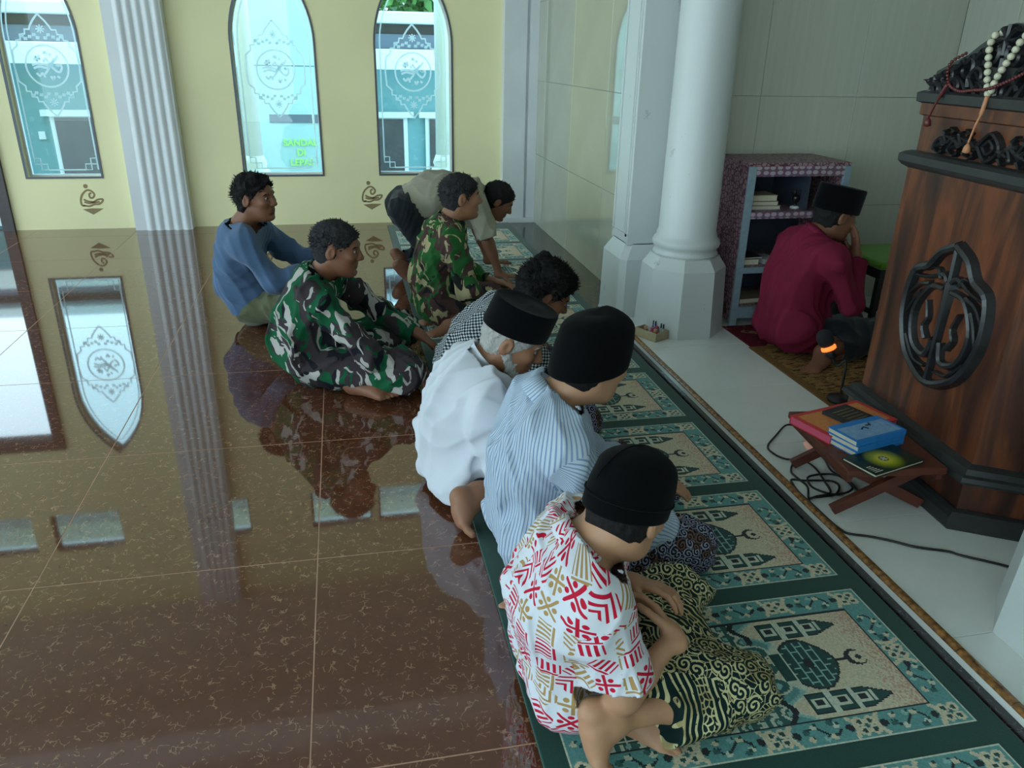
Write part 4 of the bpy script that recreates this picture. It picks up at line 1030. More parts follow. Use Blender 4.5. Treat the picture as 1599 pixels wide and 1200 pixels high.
m_matr = mat('maroon_weave', lambda: mixc(noise(coord('Object'), 14, 3, .6, 1) > .6, lin(92, 30, 44), lin(150, 112, 80)), .9, spec=.1)
floor_mat('prayer_mat', 2.185, 2.98, 3.3, 3.79, m_matg, m_matgb, 'brown and gold prayer mat beside the pulpit, under the kneeling man')
floor_mat('prayer_mat', 2.20, 3.80, 2.9, 4.155, m_matr, m_matr, 'maroon prayer mat in front of the bookshelf')
m_lime = cloth_('lime_green_cloth', lin(96, 150, 44)); 
e = empty('stool', (3.20, 4.12, ZM), label='dark stool with lime green cushion beyond the kneeling man', cat='stool')
MB().box((-.2, -.24, .395), (.2, .24, .44), bev=.018).build('cushion', m_lime, e); MB().box((-.19, -.23, .34), (.19, .23, .396), bev=.004).build('seat_frame', m_strap, e)
for sx in (-1, 1):
    for sy in (-1, 1): MB().box((sx * .17 - .016, sy * .21 - .016, 0), (sx * .17 + .016, sy * .21 + .016, .345), bev=.003).build('leg', m_strap, e)
for sx in (-1, 1): MB().box((sx * .17 - .01, -.2, .12), (sx * .17 + .01, .2, .145)).build('stretcher', m_strap, e)

def bottle_box():
    a, b_, c = V3_(1.625, 4.075), V3_(1.69, 3.955), V3_(1.785, 4.03); ex, ey = unit_(b_ - a), unit_(c - b_); rz = math.atan2(ex[1], ex[0]); L, W, Hh = .16, .11, .052
    o = b_ + (a - b_) * .5 + ey * W / 2; m_card = mat('tan_card_box', vary(lin(176, 164, 132), .08, 40), .8)
    e = empty('tray', (o[0], o[1], ZM), rz, label='small open tan card tray of little bottles at the column base', cat='tray')
    for lo, hi in (((-L / 2, -W / 2, 0), (L / 2, W / 2, .003)),): MB().box(lo, hi).build('bottom', m_card, e)
    for lo, hi in (((-L / 2, -W / 2, 0), (-L / 2 + .004, W / 2, Hh)), ((L / 2 - .004, -W / 2, 0), (L / 2, W / 2, Hh)), ((-L / 2, -W / 2, 0), (L / 2, -W / 2 + .004, Hh)), ((-L / 2, W / 2 - .004, 0), (L / 2, W / 2, Hh))): MB().box(lo, hi).build('side', m_card, e)
    Mt = Matrix.Translation((o[0], o[1], ZM)) @ Matrix.Rotation(rz, 4, 'Z')
    kinds = dict(w=(lin(206, 212, 220), lin(60, 70, 90), 'slim white vial with dark cap'), b=(lin(60, 80, 160), lin(36, 44, 96), 'slim blue vial'), p=(lin(196, 110, 128), lin(170, 80, 100), 'squat pink bottle'), r=(lin(150, 62, 40), lin(190, 150, 110), 'squat amber brown bottle'), g=(lin(170, 190, 186), lin(40, 60, 60), 'slim clear vial with dark green cap'))
    spots = [('w', -.062, .036, 'at the far left of the tray'), ('w', -.044, .036, 'second from the left in the tray'), ('b', -.022, .036, 'standing in the tray beside the white ones'), ('b', -.004, .034, 'standing nearest the pink bottles in the tray'), ('p', .012, .025, 'at the back of the tray'), ('p', .012, -.012, 'in the middle of the tray'), ('r', .042, -.02, 'in the tray beside the pink one'), ('r', -.03, -.02, 'low in the tray behind its long side'),
             ('g', .045, .025, 'in the tray corner'), ('g', .062, .025, 'in the tray corner nearest the octagonal base')]
    mc = {}
    for k, x, y, where in spots:
        c1, c2, lb = kinds[k]; h_ = .085 if k in 'wbg' else .06; r = .0062 if k in 'wbg' else .0135
        if k not in mc: mc[k] = (mat('vial_' + lb.split()[1], c1, .2, spec=.6), mat('vial_cap_' + lb.split()[1], c2, .4))
        v = empty('bottle', Mt @ Vector((x, y, .0035)), label=lb + ' ' + where, cat='bottle', group='little bottles in the card tray')
        MB().lathe([(r * .9, 0), (r, .002), (r, h_ * .62), (r * .6, h_ * .68), (r * .6, h_ * .72)], n=14).build('glass_body', mc[k][0], v); MB().lathe([(r * .75, h_ * .7), (r * .78, h_ * .71), (r * .78, h_), (r * .7, h_ * 1.01)], n=14).build('cap', mc[k][1], v)
bottle_box()
# ------------------------------------------------------------------ people: bodies grown as one smooth implicit surface from a posed skeleton
def skin(name, base, palm=None):
    def f():
        c = coord('Object'); n = noise(c, 60, 3, .6); n2 = noise(c, 9, 3, .5)
        a = mixc(n2, tuple(x * .88 for x in base), tuple(min(1, x * 1.1) for x in base))
        a = mixc(n * .25, a, tuple(x * .75 for x in base))
        at = S.nt.nodes.new('ShaderNodeAttribute'); at.attribute_name = 'Col'
        return mixc(1.0, a, S(at.outputs['Color']), 'MULTIPLY')
    return mat(name, f, .5, spec=.4, bump=(lambda: noise(coord('Object'), 220, 2), .12, .002))
m_skinA = skin('tan_skin', lin(150, 104, 78)); m_skinB = skin('brown_skin', lin(128, 84, 62)); m_skinC = skin('light_tan_skin', lin(184, 138, 108))
def hairm(name, c1, c2): return mat(name, lambda: mixc(noise(vscale(coord('Object'), (1, 1, .4)), 160, 2, .7), c1, c2), .7, spec=.1, bump=(lambda: noise(vscale(coord('Object'), (1, 1, .35)), 190, 2, .7), .6, .004))
m_hair = hairm('black_hair', lin(18, 17, 18), lin(44, 42, 42)); m_hairgrey = hairm('greying_hair', lin(120, 118, 116), lin(196, 194, 190)); m_hairmix = hairm('dark_grey_flecked_hair', lin(24, 24, 26), lin(64, 64, 66))
m_eye = mat('eye', attr_col, .15, spec=.6)

def V3(*a): return np.array(a, float)
def unit(v): v = np.array(v, float); return v / max(np.linalg.norm(v), 1e-9)
def head_frame(c, yaw, pitch, roll=0.0, s=1.0):
    """columns: forward, left, up"""
    cy, sy, cp, sp = math.cos(math.radians(yaw)), math.sin(math.radians(yaw)), math.cos(math.radians(pitch)), math.sin(math.radians(pitch))
    f = V3(cy * cp, sy * cp, sp); l = V3(-sy, cy, 0); u = np.cross(f, l); r = math.radians(roll)
    l, u = l * math.cos(r) + u * math.sin(r), u * math.cos(r) - l * math.sin(r)
    return V3(*c), np.stack([f, l, u], 1), s

def add_head(D, H, neck, s_ear=1.0, neck_r=.056):
    c, R, s = H
    W = lambda x, y, z: c + R @ (V3(x, y, z) * s)
    def E(p, r, k, op='u', rot=None): D.ell(W(*p), V3(*r) * s, R if rot is None else R @ rot, k * s, op)
    def C(a, b, ra, rb, k, op='u'): D.cap(W(*a), W(*b), ra * s, rb * s, k * s, op)
    E((-.014, 0, .036), (.098, .077, .080), .02)
    E((.028, 0, -.028), (.062, .063, .082), .03)
    E((.030, 0, -.074), (.050, .050, .038), .03)
    C((-.02, .045, -.052), (.05, .02, -.092), .017, .016, .03); C((-.02, -.045, -.052), (.05, -.02, -.092), .017, .016, .03)
    E((.072, 0, -.096), (.020, .022, .017), .02)
    C((.080, -.030, .026), (.080, .030, .026), .010, .010, .022)
    E((.066, .042, -.018), (.020, .020, .018), .025); E((.066, -.042, -.018), (.020, .020, .018), .025)
    for t in (1, -1): E((.100, t * .031, .006), (.020, .019, .014), .012, 's')
    C((.088, 0, .012), (.106, 0, -.026), .0075, .0125, .010); E((.096, .012, -.030), (.013, .009, .009), .008); E((.096, -.012, -.030), (.013, .009, .009), .008)
    C((.084, -.017, -.057), (.084, .017, -.057), .0075, .0075, .008); C((.081, -.014, -.069), (.081, .014, -.069), .0085, .0085, .008)
    C((.092, -.022, -.0625), (.092, .022, -.0625), .0022, .0022, .004, 's')
    C((.082, -.018, -.083), (.082, .018, -.083), .004, .004, .01, 's')
    for t in (1, -1):
        a = .25; ro = np.array([[math.cos(a), 0, math.sin(a)], [0, 1, 0], [-math.sin(a), 0, math.cos(a)]])
        E((-.012, t * .080, -.004), (.021 * s_ear, .010, .033 * s_ear), .006, rot=ro); E((-.006, t * .090, -.002), (.011, .008, .019), .006, 's')
    n0 = W(-.022, 0, -.055)
    D.cap(n0, V3(*neck), neck_r * s, (neck_r + .006) * s, .035)

def add_hand(D, wr, d, n, side, s=1.0, curl=.5, spread=1.0, k=.005, thumb=1.0):
    """d: finger direction, n: palm normal (the side the fingers curl to), side: +1 thumb lies along cross(d,n)"""
    d = unit(d); n = unit(np.array(n, float) - d * (np.array(n, float) @ d)); t = np.cross(d, n) * side; w = V3(*wr)
    P = lambda a, b, c: w + (d * a + t * b + n * c) * s
    D.cap(P(-.02, 0, 0), P(.02, 0, 0), .024 * s, .026 * s, .02)
    for b0, b1 in ((.024, .030), (.006, .010), (-.012, -.012), (-.026, -.031)): D.cap(P(.012, b0 * .7, 0), P(.085, b1, 0), .0145 * s, .0115 * s, .016)
    L = [(.030, .044, .026, .020, 1.0), (.010, .050, .030, .021, .3), (-.012, .046, .028, .020, -.4), (-.031, .036, .021, .018, -1.1)]
    for b, l1, l2, l3, sp in L:
        p = P(.088, b, 0); ang = 0; lat = .10 * sp * spread; r = .0098
        for i, l in enumerate((l1, l2, l3)):
            ang += curl * (.55, .95, .6)[i]
            v = (d * math.cos(ang) + n * math.sin(ang)) + t * lat * math.cos(ang); v = unit(v); q = p + v * l * s
            D.cap(p, q, r * s, (r - .0011) * s, k); p = q; r -= .0011
    p = P(.022, .024, .004); v = unit(d * .62 + t * .72 + n * .35 * thumb)
    q = p + v * .042 * s; D.cap(p, q, .0145 * s, .0115 * s, .012); v = unit(d * .85 + t * .35 + n * .35 * thumb); p, q = q, q + v * .032 * s; D.cap(p, q, .0112 * s, .0102 * s, k)
    v = unit(d * .9 + t * .15 + n * .35 * thumb); D.cap(q, q + v * .024 * s, .0102 * s, .0085 * s, k)

def add_foot(D, an, heel, toe, up, s=1.0, inner=1, bend=0.0, fwd=None):
    """an ankle, heel, ball-of-foot end 'toe', up: dorsum direction, inner: +1 big toe along cross(axis, up)"""
    an, heel, toe = V3(*an), V3(*heel), V3(*toe); d = unit(toe - heel); up = unit(np.array(up, float) - d * (np.array(up, float) @ d)); t = np.cross(d, up) * inner
    L = np.linalg.norm(toe - heel)
    D.cap(an, heel + up * .035 * s, .036 * s, .034 * s, .03); D.cap(heel + up * .03 * s, heel + d * .03 * s + up * .028 * s, .031 * s, .032 * s, .03)
    D.cap(an, heel + d * L * .62 + up * .03 * s, .034 * s, .026 * s, .04)
    for b in (-.022, 0.0, .022): D.cap(heel + d * .05 * s + up * .026 * s + t * b * .5 * s, heel + d * L * .78 + t * b * 1.25 * s + up * .018 * s, .022 * s, .0165 * s, .03)
    fd = d if fwd is None else unit(fwd)
    for i, (b, l, r) in enumerate(((.033, .046, .0135), (.013, .044, .0098), (-.004, .040, .0092), (-.019, .035, .0088), (-.032, .029, .0085))):
        p = heel + d * L * (.80 - .03 * i) + t * b * s + up * .015 * s; q = p + unit(d * .5 + fd * .5) * l * .55 * s; D.cap(p, q, (r + .002) * s, r * s, .008); D.cap(q, q + fd * l * .5 * s - up * .002, r * s, r * .95 * s, .005)

def torso(D, J, off=0.0, k=.05, belly=0.0, s=1.0):
    lat = unit(V3(*J['shL']) - V3(*J['shR'])); pe, ch, nk = V3(*J['pelvis']), V3(*J['chest']), V3(*J['neck'])
    hl = unit(V3(*J['hipL']) - V3(*J['hipR']))
    D.cap(pe - hl * .075 * s, pe + hl * .075 * s, (.108 + off) * s, (.108 + off) * s, k)
    wa = (pe + ch) / 2 + V3(*J.get('bend', (0, 0, 0)))
    D.cap(wa - (hl + lat) / 2 * .055 * s, wa + (hl + lat) / 2 * .055 * s, (.098 + off + belly) * s, (.098 + off + belly) * s, k + .02)
    D.cap(ch - lat * .075 * s, ch + lat * .075 * s, (.106 + off) * s, (.106 + off) * s, k + .02)
    up = ch + (nk - ch) * .62; D.cap(up - lat * .085 * s, up + lat * .085 * s, (.088 + off) * s, (.088 + off) * s, k + .01)
    for q in ('shR', 'shL'): D.cap(up + (nk - up) * .35, V3(*J[q]), (.06 + off) * s, (.058 + off) * s, k)
    D.cap(wa, ch, (.10 + off) * s, (.10 + off) * s, k); D.cap(pe, wa, (.105 + off) * s, (.10 + off) * s, k)
def limb(D, a, b, c, r, off=0.0, k=.03):
    D.cap(a, b, r[0] + off, r[1] + off, k); D.cap(b, c, r[1] + off, r[2] + off, k)

def finish(name, D, m, parent, org, cuts=(), uvf=None, colf=None, label=None):
    V, Q = D.mesh(); h = D.h
    if cuts: V, Q = drop_faces(V, Q, cuts, h)
    col = colf(V) if colf else None; uv = None
    if uvf is not None: uv = uvf(V, Q)
    o = link(name, mesh_np(name, V - np.array(org), Q, uv, col), m, parent, True)
    if label: o['label'] = label
    return o
def uv_axes(axes):
    """axes: list of (a, b, ref, r): each face unrolls around the nearest axis (u = angle * r, v = distance along)"""
    def f(V, Q):
        C = V[Q].mean(1); best = None; D = []
        for a, b, ref, r, w in axes:
            a, b = V3(*a), V3(*b); ab = b - a; t = np.clip(((C - a) @ ab) / (ab @ ab), 0, 1); D.append(np.linalg.norm(C - a - t[:, None] * ab, axis=1) / w)
        sel = np.argmin(np.stack(D), 0); uv = np.zeros((len(Q), Q.shape[1], 2))
        for i, (a, b, ref, r, w) in enumerate(axes):
            m = sel == i
            if not m.any(): continue
            a, b = V3(*a), V3(*b); d = unit(b - a); rf = unit(np.array(ref, float) - d * (np.array(ref, float) @ d)); sd = np.cross(d, rf)
            P = V[Q[m]] - a; v = P @ d; th = np.arctan2(P @ sd, P @ rf); th0 = np.arctan2((C[m] - a) @ sd, (C[m] - a) @ rf)[:, None]
            th = th0 + (th - th0 + np.pi) % (2 * np.pi) - np.pi; uv[m, :, 0] = th * r + 3.7 * i; uv[m, :, 1] = v
        return uv.reshape(-1, 2)
    return f

def hair_mesh(name, H, m, parent, org, thick=.008, amp=.004, freq=70, cutn=((.75, 0, -.66), .018), nape=-.075, seed=0, puff=(0, 0, 0, 0), h=.005, extra=None, capz=None):
    c, R, s = H; rad = .19 * s
    D = SDF(c - rad, c + rad, h); W = lambda x, y, z: c + R @ (V3(x, y, z) * s)
    D.ell(W(-.014, 0, .036), V3(.098 + thick + puff[0], .077 + thick + puff[1], .080 + thick + puff[2]) * s, R, .02)
    D.ell(W(-.030, 0, -.022), V3(.068 + thick + puff[0] * .7, .066 + thick + puff[1] * .6, .074 + thick) * s, R, .03)
    if extra: extra(D, W, R, s)
    D.folds(amp, freq, seed)
    if puff[3]: D.folds(puff[3], 28, seed + 5)
    for t in (1, -1): D.ell(W(-.004, t * .088, -.010), V3(.024, .020, .036) * s, R, .004, 's')
    n = unit(R @ V3(*cutn[0])); D.cut(c + n * cutn[1] * s * 1.0, n)
    n = R @ V3(-.35, 0, -1); D.cut(W(-.07, 0, nape), n)
    if capz is not None: D.cut(W(0, 0, capz), R @ V3(0, 0, 1))
    X, Y, Z = D.grid()
    return finish(name, D, m, parent, org)

def tufts(H, m, parent, org, n, seed, L, cn, th=.004):
    """short tapering locks standing off the scalp"""
    c, R, s = H; r = np.random.RandomState(seed); V, F = [], []
    while len(V) < n * 4:
        d = r.randn(3); d /= np.linalg.norm(d); p = np.array([-.014, 0, .030]) + d * np.array([.100 + th, .079 + th, .084 + th])
        if p @ np.array([.75, 0, -.66]) > cn or p[2] < -.06 or (abs(p[1]) > .06 and abs(p[0] + .004) < .028 and p[2] < .03): continue
        g = d * .8 + np.array([-.35, 0, .25]) + r.randn(3) * .55; g /= np.linalg.norm(g); t = np.cross(g, r.randn(3)); t /= np.linalg.norm(t); l = L * (.5 + .8 * r.rand()); w = .0035 + .003 * r.rand(); e = np.cross(g, t)
        b = p - d * .004; i = len(V); V += [b + t * w, b - t * w * .5 + e * w * .8, b - t * w * .5 - e * w * .8, p + g * l * .7 + r.randn(3) * .004]
        F += [(i, i + 1, i + 3), (i + 1, i + 2, i + 3), (i + 2, i, i + 3)]
    V = (np.array(V) * s) @ R.T + c - np.array(org); return tag(link('hair_tufts', mesh_np('hair_tufts', V, np.array(F)), m, parent, True), kind='stuff')
def face_parts(H, parent, org, brow=True, m=None):
    c, R, s = H; W = lambda x, y, z: c + R @ (V3(x, y, z) * s)
    Mh = Matrix(R.tolist()).to_4x4(); Mh.translation = Vector((c - np.array(org)).tolist())
    for t in (1, -1):
        n, V, F = 14, [], []
        for i in range(n + 1):
            a = math.pi * i / n
            for j in range(n): V.append((math.cos(a), math.sin(a) * math.cos(2 * math.pi * j / n), math.sin(a) * math.sin(2 * math.pi * j / n)))
        for i in range(n):
            for j in range(n): F.append((i * n + j, (i + 1) * n + j, (i + 1) * n + (j + 1) % n, i * n + (j + 1) % n))
        V = np.array(V); col = np.where(V[:, :1] > .88, np.array([[.012, .008, .006]]), np.where(V[:, :1] > .66, np.array([[.05, .025, .015]]), np.array([[.36, .32, .29]])))
        Vw = V * np.array([.0110, .0125, .0062]) * s + np.array([.0775, t * .031, .0050]) * s
        me = mesh_np('eye', Vw, np.array(F), None, col); me.transform(Mh); link('eye', me, m_eye, parent, True)
        if brow:
            b = MB(); b.tube([(.0865, t * .014, .0215 ), (.089, t * .026, .0275), (.083, t * .042, .0265), (.074, t * .052, .020)], .003, 6, rad=[.0028, .0042, .0036, .0015])
            b.build('eyebrow', m or m_hair, parent, M=Mh @ Matrix.Scale(s, 4))

def peci(H, parent, org, m, hgt=.095, top=.97, a=.104, b_=.086, z0=.028, tilt=0.0, dome=0.0, band=None, name='peci_cap', lean=0.0):
    """oval cap: wall rings, rounded rim and a slightly sunk, creased crown"""
    c, R, s = H; Mh = Matrix(R.tolist()).to_4x4(); Mh.translation = Vector((c - np.array(org)).tolist())
    n = 48; rings = []
    def ring(k, z, dz=0.0): return [Vector((-.012 + lean * z + a * k * math.cos(2 * math.pi * i / n), b_ * k * math.sin(2 * math.pi * i / n), z0 + z + tilt * math.cos(2 * math.pi * i / n) * (1 - .4 * z / hgt))) for i in range(n)]
    prof = [(1.0, -.004), (1.015, 0), (1.02, .02), (1.012, .05), (.5 + top * .5 + .005, hgt * .75), (top, hgt * .93)]
    if dome:
        for i in range(1, 9):
            t = i / 9 * math.pi / 2; prof.append((top * math.cos(t) + .0, hgt * .93 + dome * math.sin(t)))
    else:
        prof += [(top - .02, hgt * .985), (top - .06, hgt), (top - .12, hgt - .003), (.5, hgt - .004), (.1, hgt - .004)]
    for k, z in prof: rings.append([p * s for p in ring(k, z)])
    bm_ = MB(); bm_.loft(rings, smooth=True)
    o = bm_.build(name, m, parent, M=Mh); return o, Mh

def person(name_label, org, J, body_m, zf=0.0, h=.006, s=1.0, hair=None, head=None, hands=None, feet=None, colf=None, group=None):
    root = empty('person', org, label=name_label, cat='person')
    lo = np.min([np.array(v) for k, v in J.items() if k != 'bend'], 0) - .22; hi = np.max([np.array(v) for k, v in J.items() if k != 'bend'], 0) + .24; lo[2] = max(lo[2], -.03)
    D = SDF(lo, hi, h); torso(D, J, -.018, s=s)
    for q in 'RL':
        limb(D, J['sh' + q], J['el' + q], J['wr' + q], (.043 * s, .037 * s, .026 * s)); limb(D, J['hip' + q], J['kn' + q], J['an' + q], (.07 * s, .05 * s, .034 * s))
        el, kn, an = V3(*J['el' + q]), V3(*J['kn' + q]), V3(*J['an' + q]); wr = V3(*J['wr' + q])
        D.cap(el, el + (wr - el) * .35, .034 * s, .036 * s, .03); D.cap(kn + (an - kn) * .15, kn + (an - kn) * .5, .05 * s, .046 * s, .04)
    H = head_frame(J['head'], **head); 
    H = (H[0], H[1], H[2]); add_head(D, H, J['neck'])
    for q, a in (hands or {}).items(): add_hand(D, J['wr' + q], s=s, **a)
    for q, a in (feet or {}).items(): add_foot(D, J['an' + q], s=s, **a)
    c, R, hs = H
    def cf(V):
        L = (V - c) @ R / hs; col = np.ones((len(V), 3))
        lip = np.exp(-(((L[:, 0] - .088) / .02) ** 2 + (L[:, 1] / .02) ** 2 + ((L[:, 2] + .063) / .009) ** 2)); col *= 1 - lip[:, None] * np.array([.25, .45, .42])
        if colf: col *= colf(L, V)
        return col
    D.cut((0, 0, zf), (0, 0, -1))
    finish('body', D, body_m, root, org, colf=cf)
    return root, H
def box_of(J, names, pad, zmin):
    P = np.array([V3(*J[n]) for n in names]); lo, hi = P.min(0) - pad, P.max(0) + pad; lo[2] = max(lo[2], zmin - .02); return lo, hi
# ------------------------------------------------------------------ clothes
def top_garment(name, m, J, root, org, h=.006, s=1.0, off=.014, sleeve=None, f=.8, sr=(.06, .056), long=False, collar=.045, cr=.064, hem=None, hemr=.34,
                fold=(.006, 26, 1), belly=0.0, zf=0.0, front=(1, 0, 0), stretch=(1, 1, .6), extra=None, uv=True, cuff=.93, flap=None):
    names = ['pelvis', 'chest', 'neck', 'shL', 'shR', 'elL', 'elR'] + (['wrL', 'wrR'] if long else [])
    lo, hi = box_of(J, names, .21, zf); D = SDF(lo, hi, h); torso(D, J, off, belly=belly, s=s, k=.06); cuts = []
    if extra: extra(D)
    for q in 'RL':
        sh, el, wr = V3(*J['sh' + q]), V3(*J['el' + q]), V3(*J['wr' + q])
        if long:
            D.cap(sh, el, sr[0] * s, sr[1] * s, .04); c = el + (wr - el) * cuff; n = unit(wr - el); D.cap(el, c + n * .05, sr[1] * s, sr[1] * .8 * s, .03, pl=(c, n)); r = .10
        else:
            u = unit(el - sh); c = sh + (el - sh) * f; D.cap(sh, c + u * .06, sr[0] * s, sr[1] * s, .04, pl=(c, u)); n = u; r = .13
        cuts.append((c, n, r))
    nk = V3(*J['neck']); u = unit(V3(*J['head']) - nk); u = unit(u * .5 + unit(nk - V3(*J['chest'])) * .5)
    if collar:
        D.cap(nk - u * .03, nk + u * (collar + .05), (cr + .018) * s, cr * s, .022, pl=(nk + u * collar, u)); cuts.append((nk + u * collar, u, .17))
    else:
        D.cap(nk - u * .03, nk + u * .02, cr * s, (cr + .004) * s, .02); cuts.append((nk + u * .012, u, .17))
    if hem is not None: cuts.append((V3(*hem[0]), V3(*hem[1]), hemr))
    if fold: D.folds(fold[0], fold[1], fold[2], stretch)
    if hem is not None: D.cut(*cuts[-1])
    for c, n, r in cuts[:2]: D.trim(c, n, sr[1] * s + .035)
    D.cut(nk + u * (collar or .012), u, .13); D.cut((0, 0, zf), (0, 0, -1))
    ax = [(J['pelvis'], J['neck'], front, .16 * s, 1.6)] + [(V3(*J['sh' + q]) * .6 + V3(*J['el' + q]) * .4, J['wr' + q] if long else J['el' + q], (0, 1 if q == 'R' else -1, .2), .055 * s, .75) for q in 'RL']
    if flap: collar_band(m, nk, u, front, root, org, flap, s)
    o = finish(name, D, m, root, org, cuts, uv_axes(ax) if uv else None)
    sd = o.modifiers.new('cloth_thickness', 'SOLIDIFY'); sd.thickness = .0025; sd.offset = -1
    return o
def collar_band(m, nk, u, front, root, org, p, s):
    """p: radius, stand height, fall length, flare, half gap at the throat"""
    r, st, fa, fl_, gap = p; e1 = unit(np.array(front, float) - u * (np.array(front, float) @ u)); e2 = np.cross(u, e1); n = 36
    prof = [(r + .010, -.012), (r + .002, st * .6), (r, st), (r + .004, st + .004), (r + fl_ * .5, st - fa * .4), (r + fl_, st - fa)] if fa else [(r + .012, -.014), (r + .003, st * .5), (r, st), (r + .004, st + .001)]
    V, uv, F = [], [], []
    for i in range(n + 1):
        a = gap + (2 * math.pi - 2 * gap) * i / n
        for k, (q, h_) in enumerate(prof):
            drop = -.012 * (1 + math.cos(a)) + .010 * (1 - math.cos(a)) * .5; V.append(nk + (e1 * math.cos(a) + e2 * math.sin(a) * 1.06) * q * s + u * (h_ + drop) * s - np.array(org)); uv.append((a * r, h_))
    K = len(prof); F = np.array([(i * K + k, (i + 1) * K + k, (i + 1) * K + k + 1, i * K + k + 1) for i in range(n) for k in range(K - 1)]); uvl = np.array([uv[j] for f in F for j in f])
    o = link('collar', mesh_np('collar', np.array(V), F, uvl), m, root, True); sd = o.modifiers.new('cloth_thickness', 'SOLIDIFY'); sd.thickness = .003; return o
def leg_garment(name, m, J, root, org, h=.006, s=1.0, r=(.098, .078, .06), f=.9, sarong=False, fold=(.006, 24, 2), zf=0.0, wq='RL', hemcut=True, waist=None, extra=None, pel=.118):
    lo, hi = box_of(J, ['pelvis', 'hipR', 'hipL', 'knR', 'knL', 'anR', 'anL'], .16, zf); D = SDF(lo, hi, h); cuts = []
    pe = V3(*J['pelvis']); hl = unit(V3(*J['hipL']) - V3(*J['hipR'])); D.cap(pe - hl * .07 * s, pe + hl * .07 * s, pel * s, pel * s, .05)
    for q in wq:
        hp_, kn, an = V3(*J['hip' + q]), V3(*J['kn' + q]), V3(*J['an' + q]); D.cap(hp_, kn, r[0] * s, r[1] * s, .05)
        c = kn + (an - kn) * f; D.cap(kn, c + unit(an - kn) * .05, r[1] * s, r[2] * s, .04, pl=(c, unit(an - kn)))
        if hemcut: cuts.append((c, unit(an - kn), r[2] * s + .02))
    if sarong:
        a, b = V3(*J['knR']), V3(*J['knL']); hR, hL = V3(*J['hipR']), V3(*J['hipL'])
        for t in (.25, .5, .75, .92):
            p, q_ = hR + (a - hR) * t, hL + (b - hL) * t; D.cap(p, q_, .052 * s, .052 * s, .06)
    if extra: extra(D)
    if fold: D.folds(fold[0], fold[1], fold[2])
    for c, n, rr in cuts: D.trim(c, n, r[2] * s + .006)
    if waist is not None: D.cut(*waist)
    D.cut((0, 0, zf), (0, 0, -1))
    ax = [(J['hip' + q], J['kn' + q], (0, 0, 1), .1 * s, 1.0) for q in 'RL'] + [(J['kn' + q], J['an' + q], (0, 0, 1), .075 * s, .8) for q in 'RL']
    o = finish(name, D, m, root, org, cuts, uv_axes(ax)); sd = o.modifiers.new('cloth_thickness', 'SOLIDIFY'); sd.thickness = .0025; sd.offset = -1
    return o
def uvc():
    return coord('UV')
def cloth(name, c, amt=.06, rough=.85, sheen=.2): return mat(name, vary(c, amt, 10), rough, spec=.2, sheen=sheen, bump=weave())
def camo(name, g, b, d, t):
    def f():
        c = vscale(coord('Object'), (1, 1, .75), (.5, .3, .2)); w = noise(c, 6, 2, .5, 0, 1); c = vadd(c, w, .16)
        col = mixc(noise(c, 7, 1.5, .45, .6) > .50, g, b)
        c2 = vadd(c, (comb(.3, .7, .1)), 1.0); col = mixc(noise(c2, 8.5, 1.5, .45, .9) > .575, col, d)
        c3 = vadd(vscale(c, (1.5, 1.5, .8), (0, .5, .3)), comb(.9, .2, .5), 1.0); col = mixc(noise(c3, 8.5, 2, .5, 1.2) > .575, col, t)
        c4 = vadd(c, comb(.15, .4, .8), 1.0); col = mixc(noise(c4, 10, 1.5, .45, .8) > .64, col, g)
        return col
    return mat(name, f, .85, spec=.2, bump=weave())
def shirt_print():
    uv = uvc(); sc = 20.5; n = voro(uv, sc, 'F1', .42, '2D', 'CHEBYCHEV'); L = vsub(uv, S(n.outputs['Position'])); x, y, _ = sepxyz(L); rr, rg, rb = sepxyz(S(n.outputs['Color']))
    x, y = x * sc, y * sc; a = M_('ROUND', rr * 4.0) * .785; ca, sa = M_('COSINE', a), M_('SINE', a); p = x * ca - y * sa; q = x * sa + y * ca
    ap, aq = absn(p), absn(q); box = (mx(ap, aq) < .46)
    stripes = (frac(p * 4.6 + .25) < .52) * (aq < .30) * (ap < .44); bar = (absn(q - .40) < .05) * (ap < .44); t1 = mx(stripes, bar)
    X = (absn(ap - aq) < .085) * (mx(ap, aq) < .44); dots = (M_('POWER', ap - .32, 2.0) + q * q < .011); dots2 = (M_('POWER', aq - .32, 2.0) + p * p < .011); t2 = mx(X, mx(dots, dots2))
    t3 = (frac((ap + q) * 3.4) < .45) * box; t4 = mx((p * p + q * q * 2.0 < .055), (absn(aq - .36) < .045) * (ap < .4))
    s1, s2, s3 = rg < .36, rg < .66, rg < .84
    m = M_('ADD', s1 * t1, sub(1.0, s1) * (s2 * t2 + sub(1.0, s2) * (s3 * t3 + sub(1.0, s3) * t4)))
    ink = mixc(rb < .36, lin(186, 22, 54), lin(168, 136, 88)); return mixc(m, lin(208, 212, 222), ink)
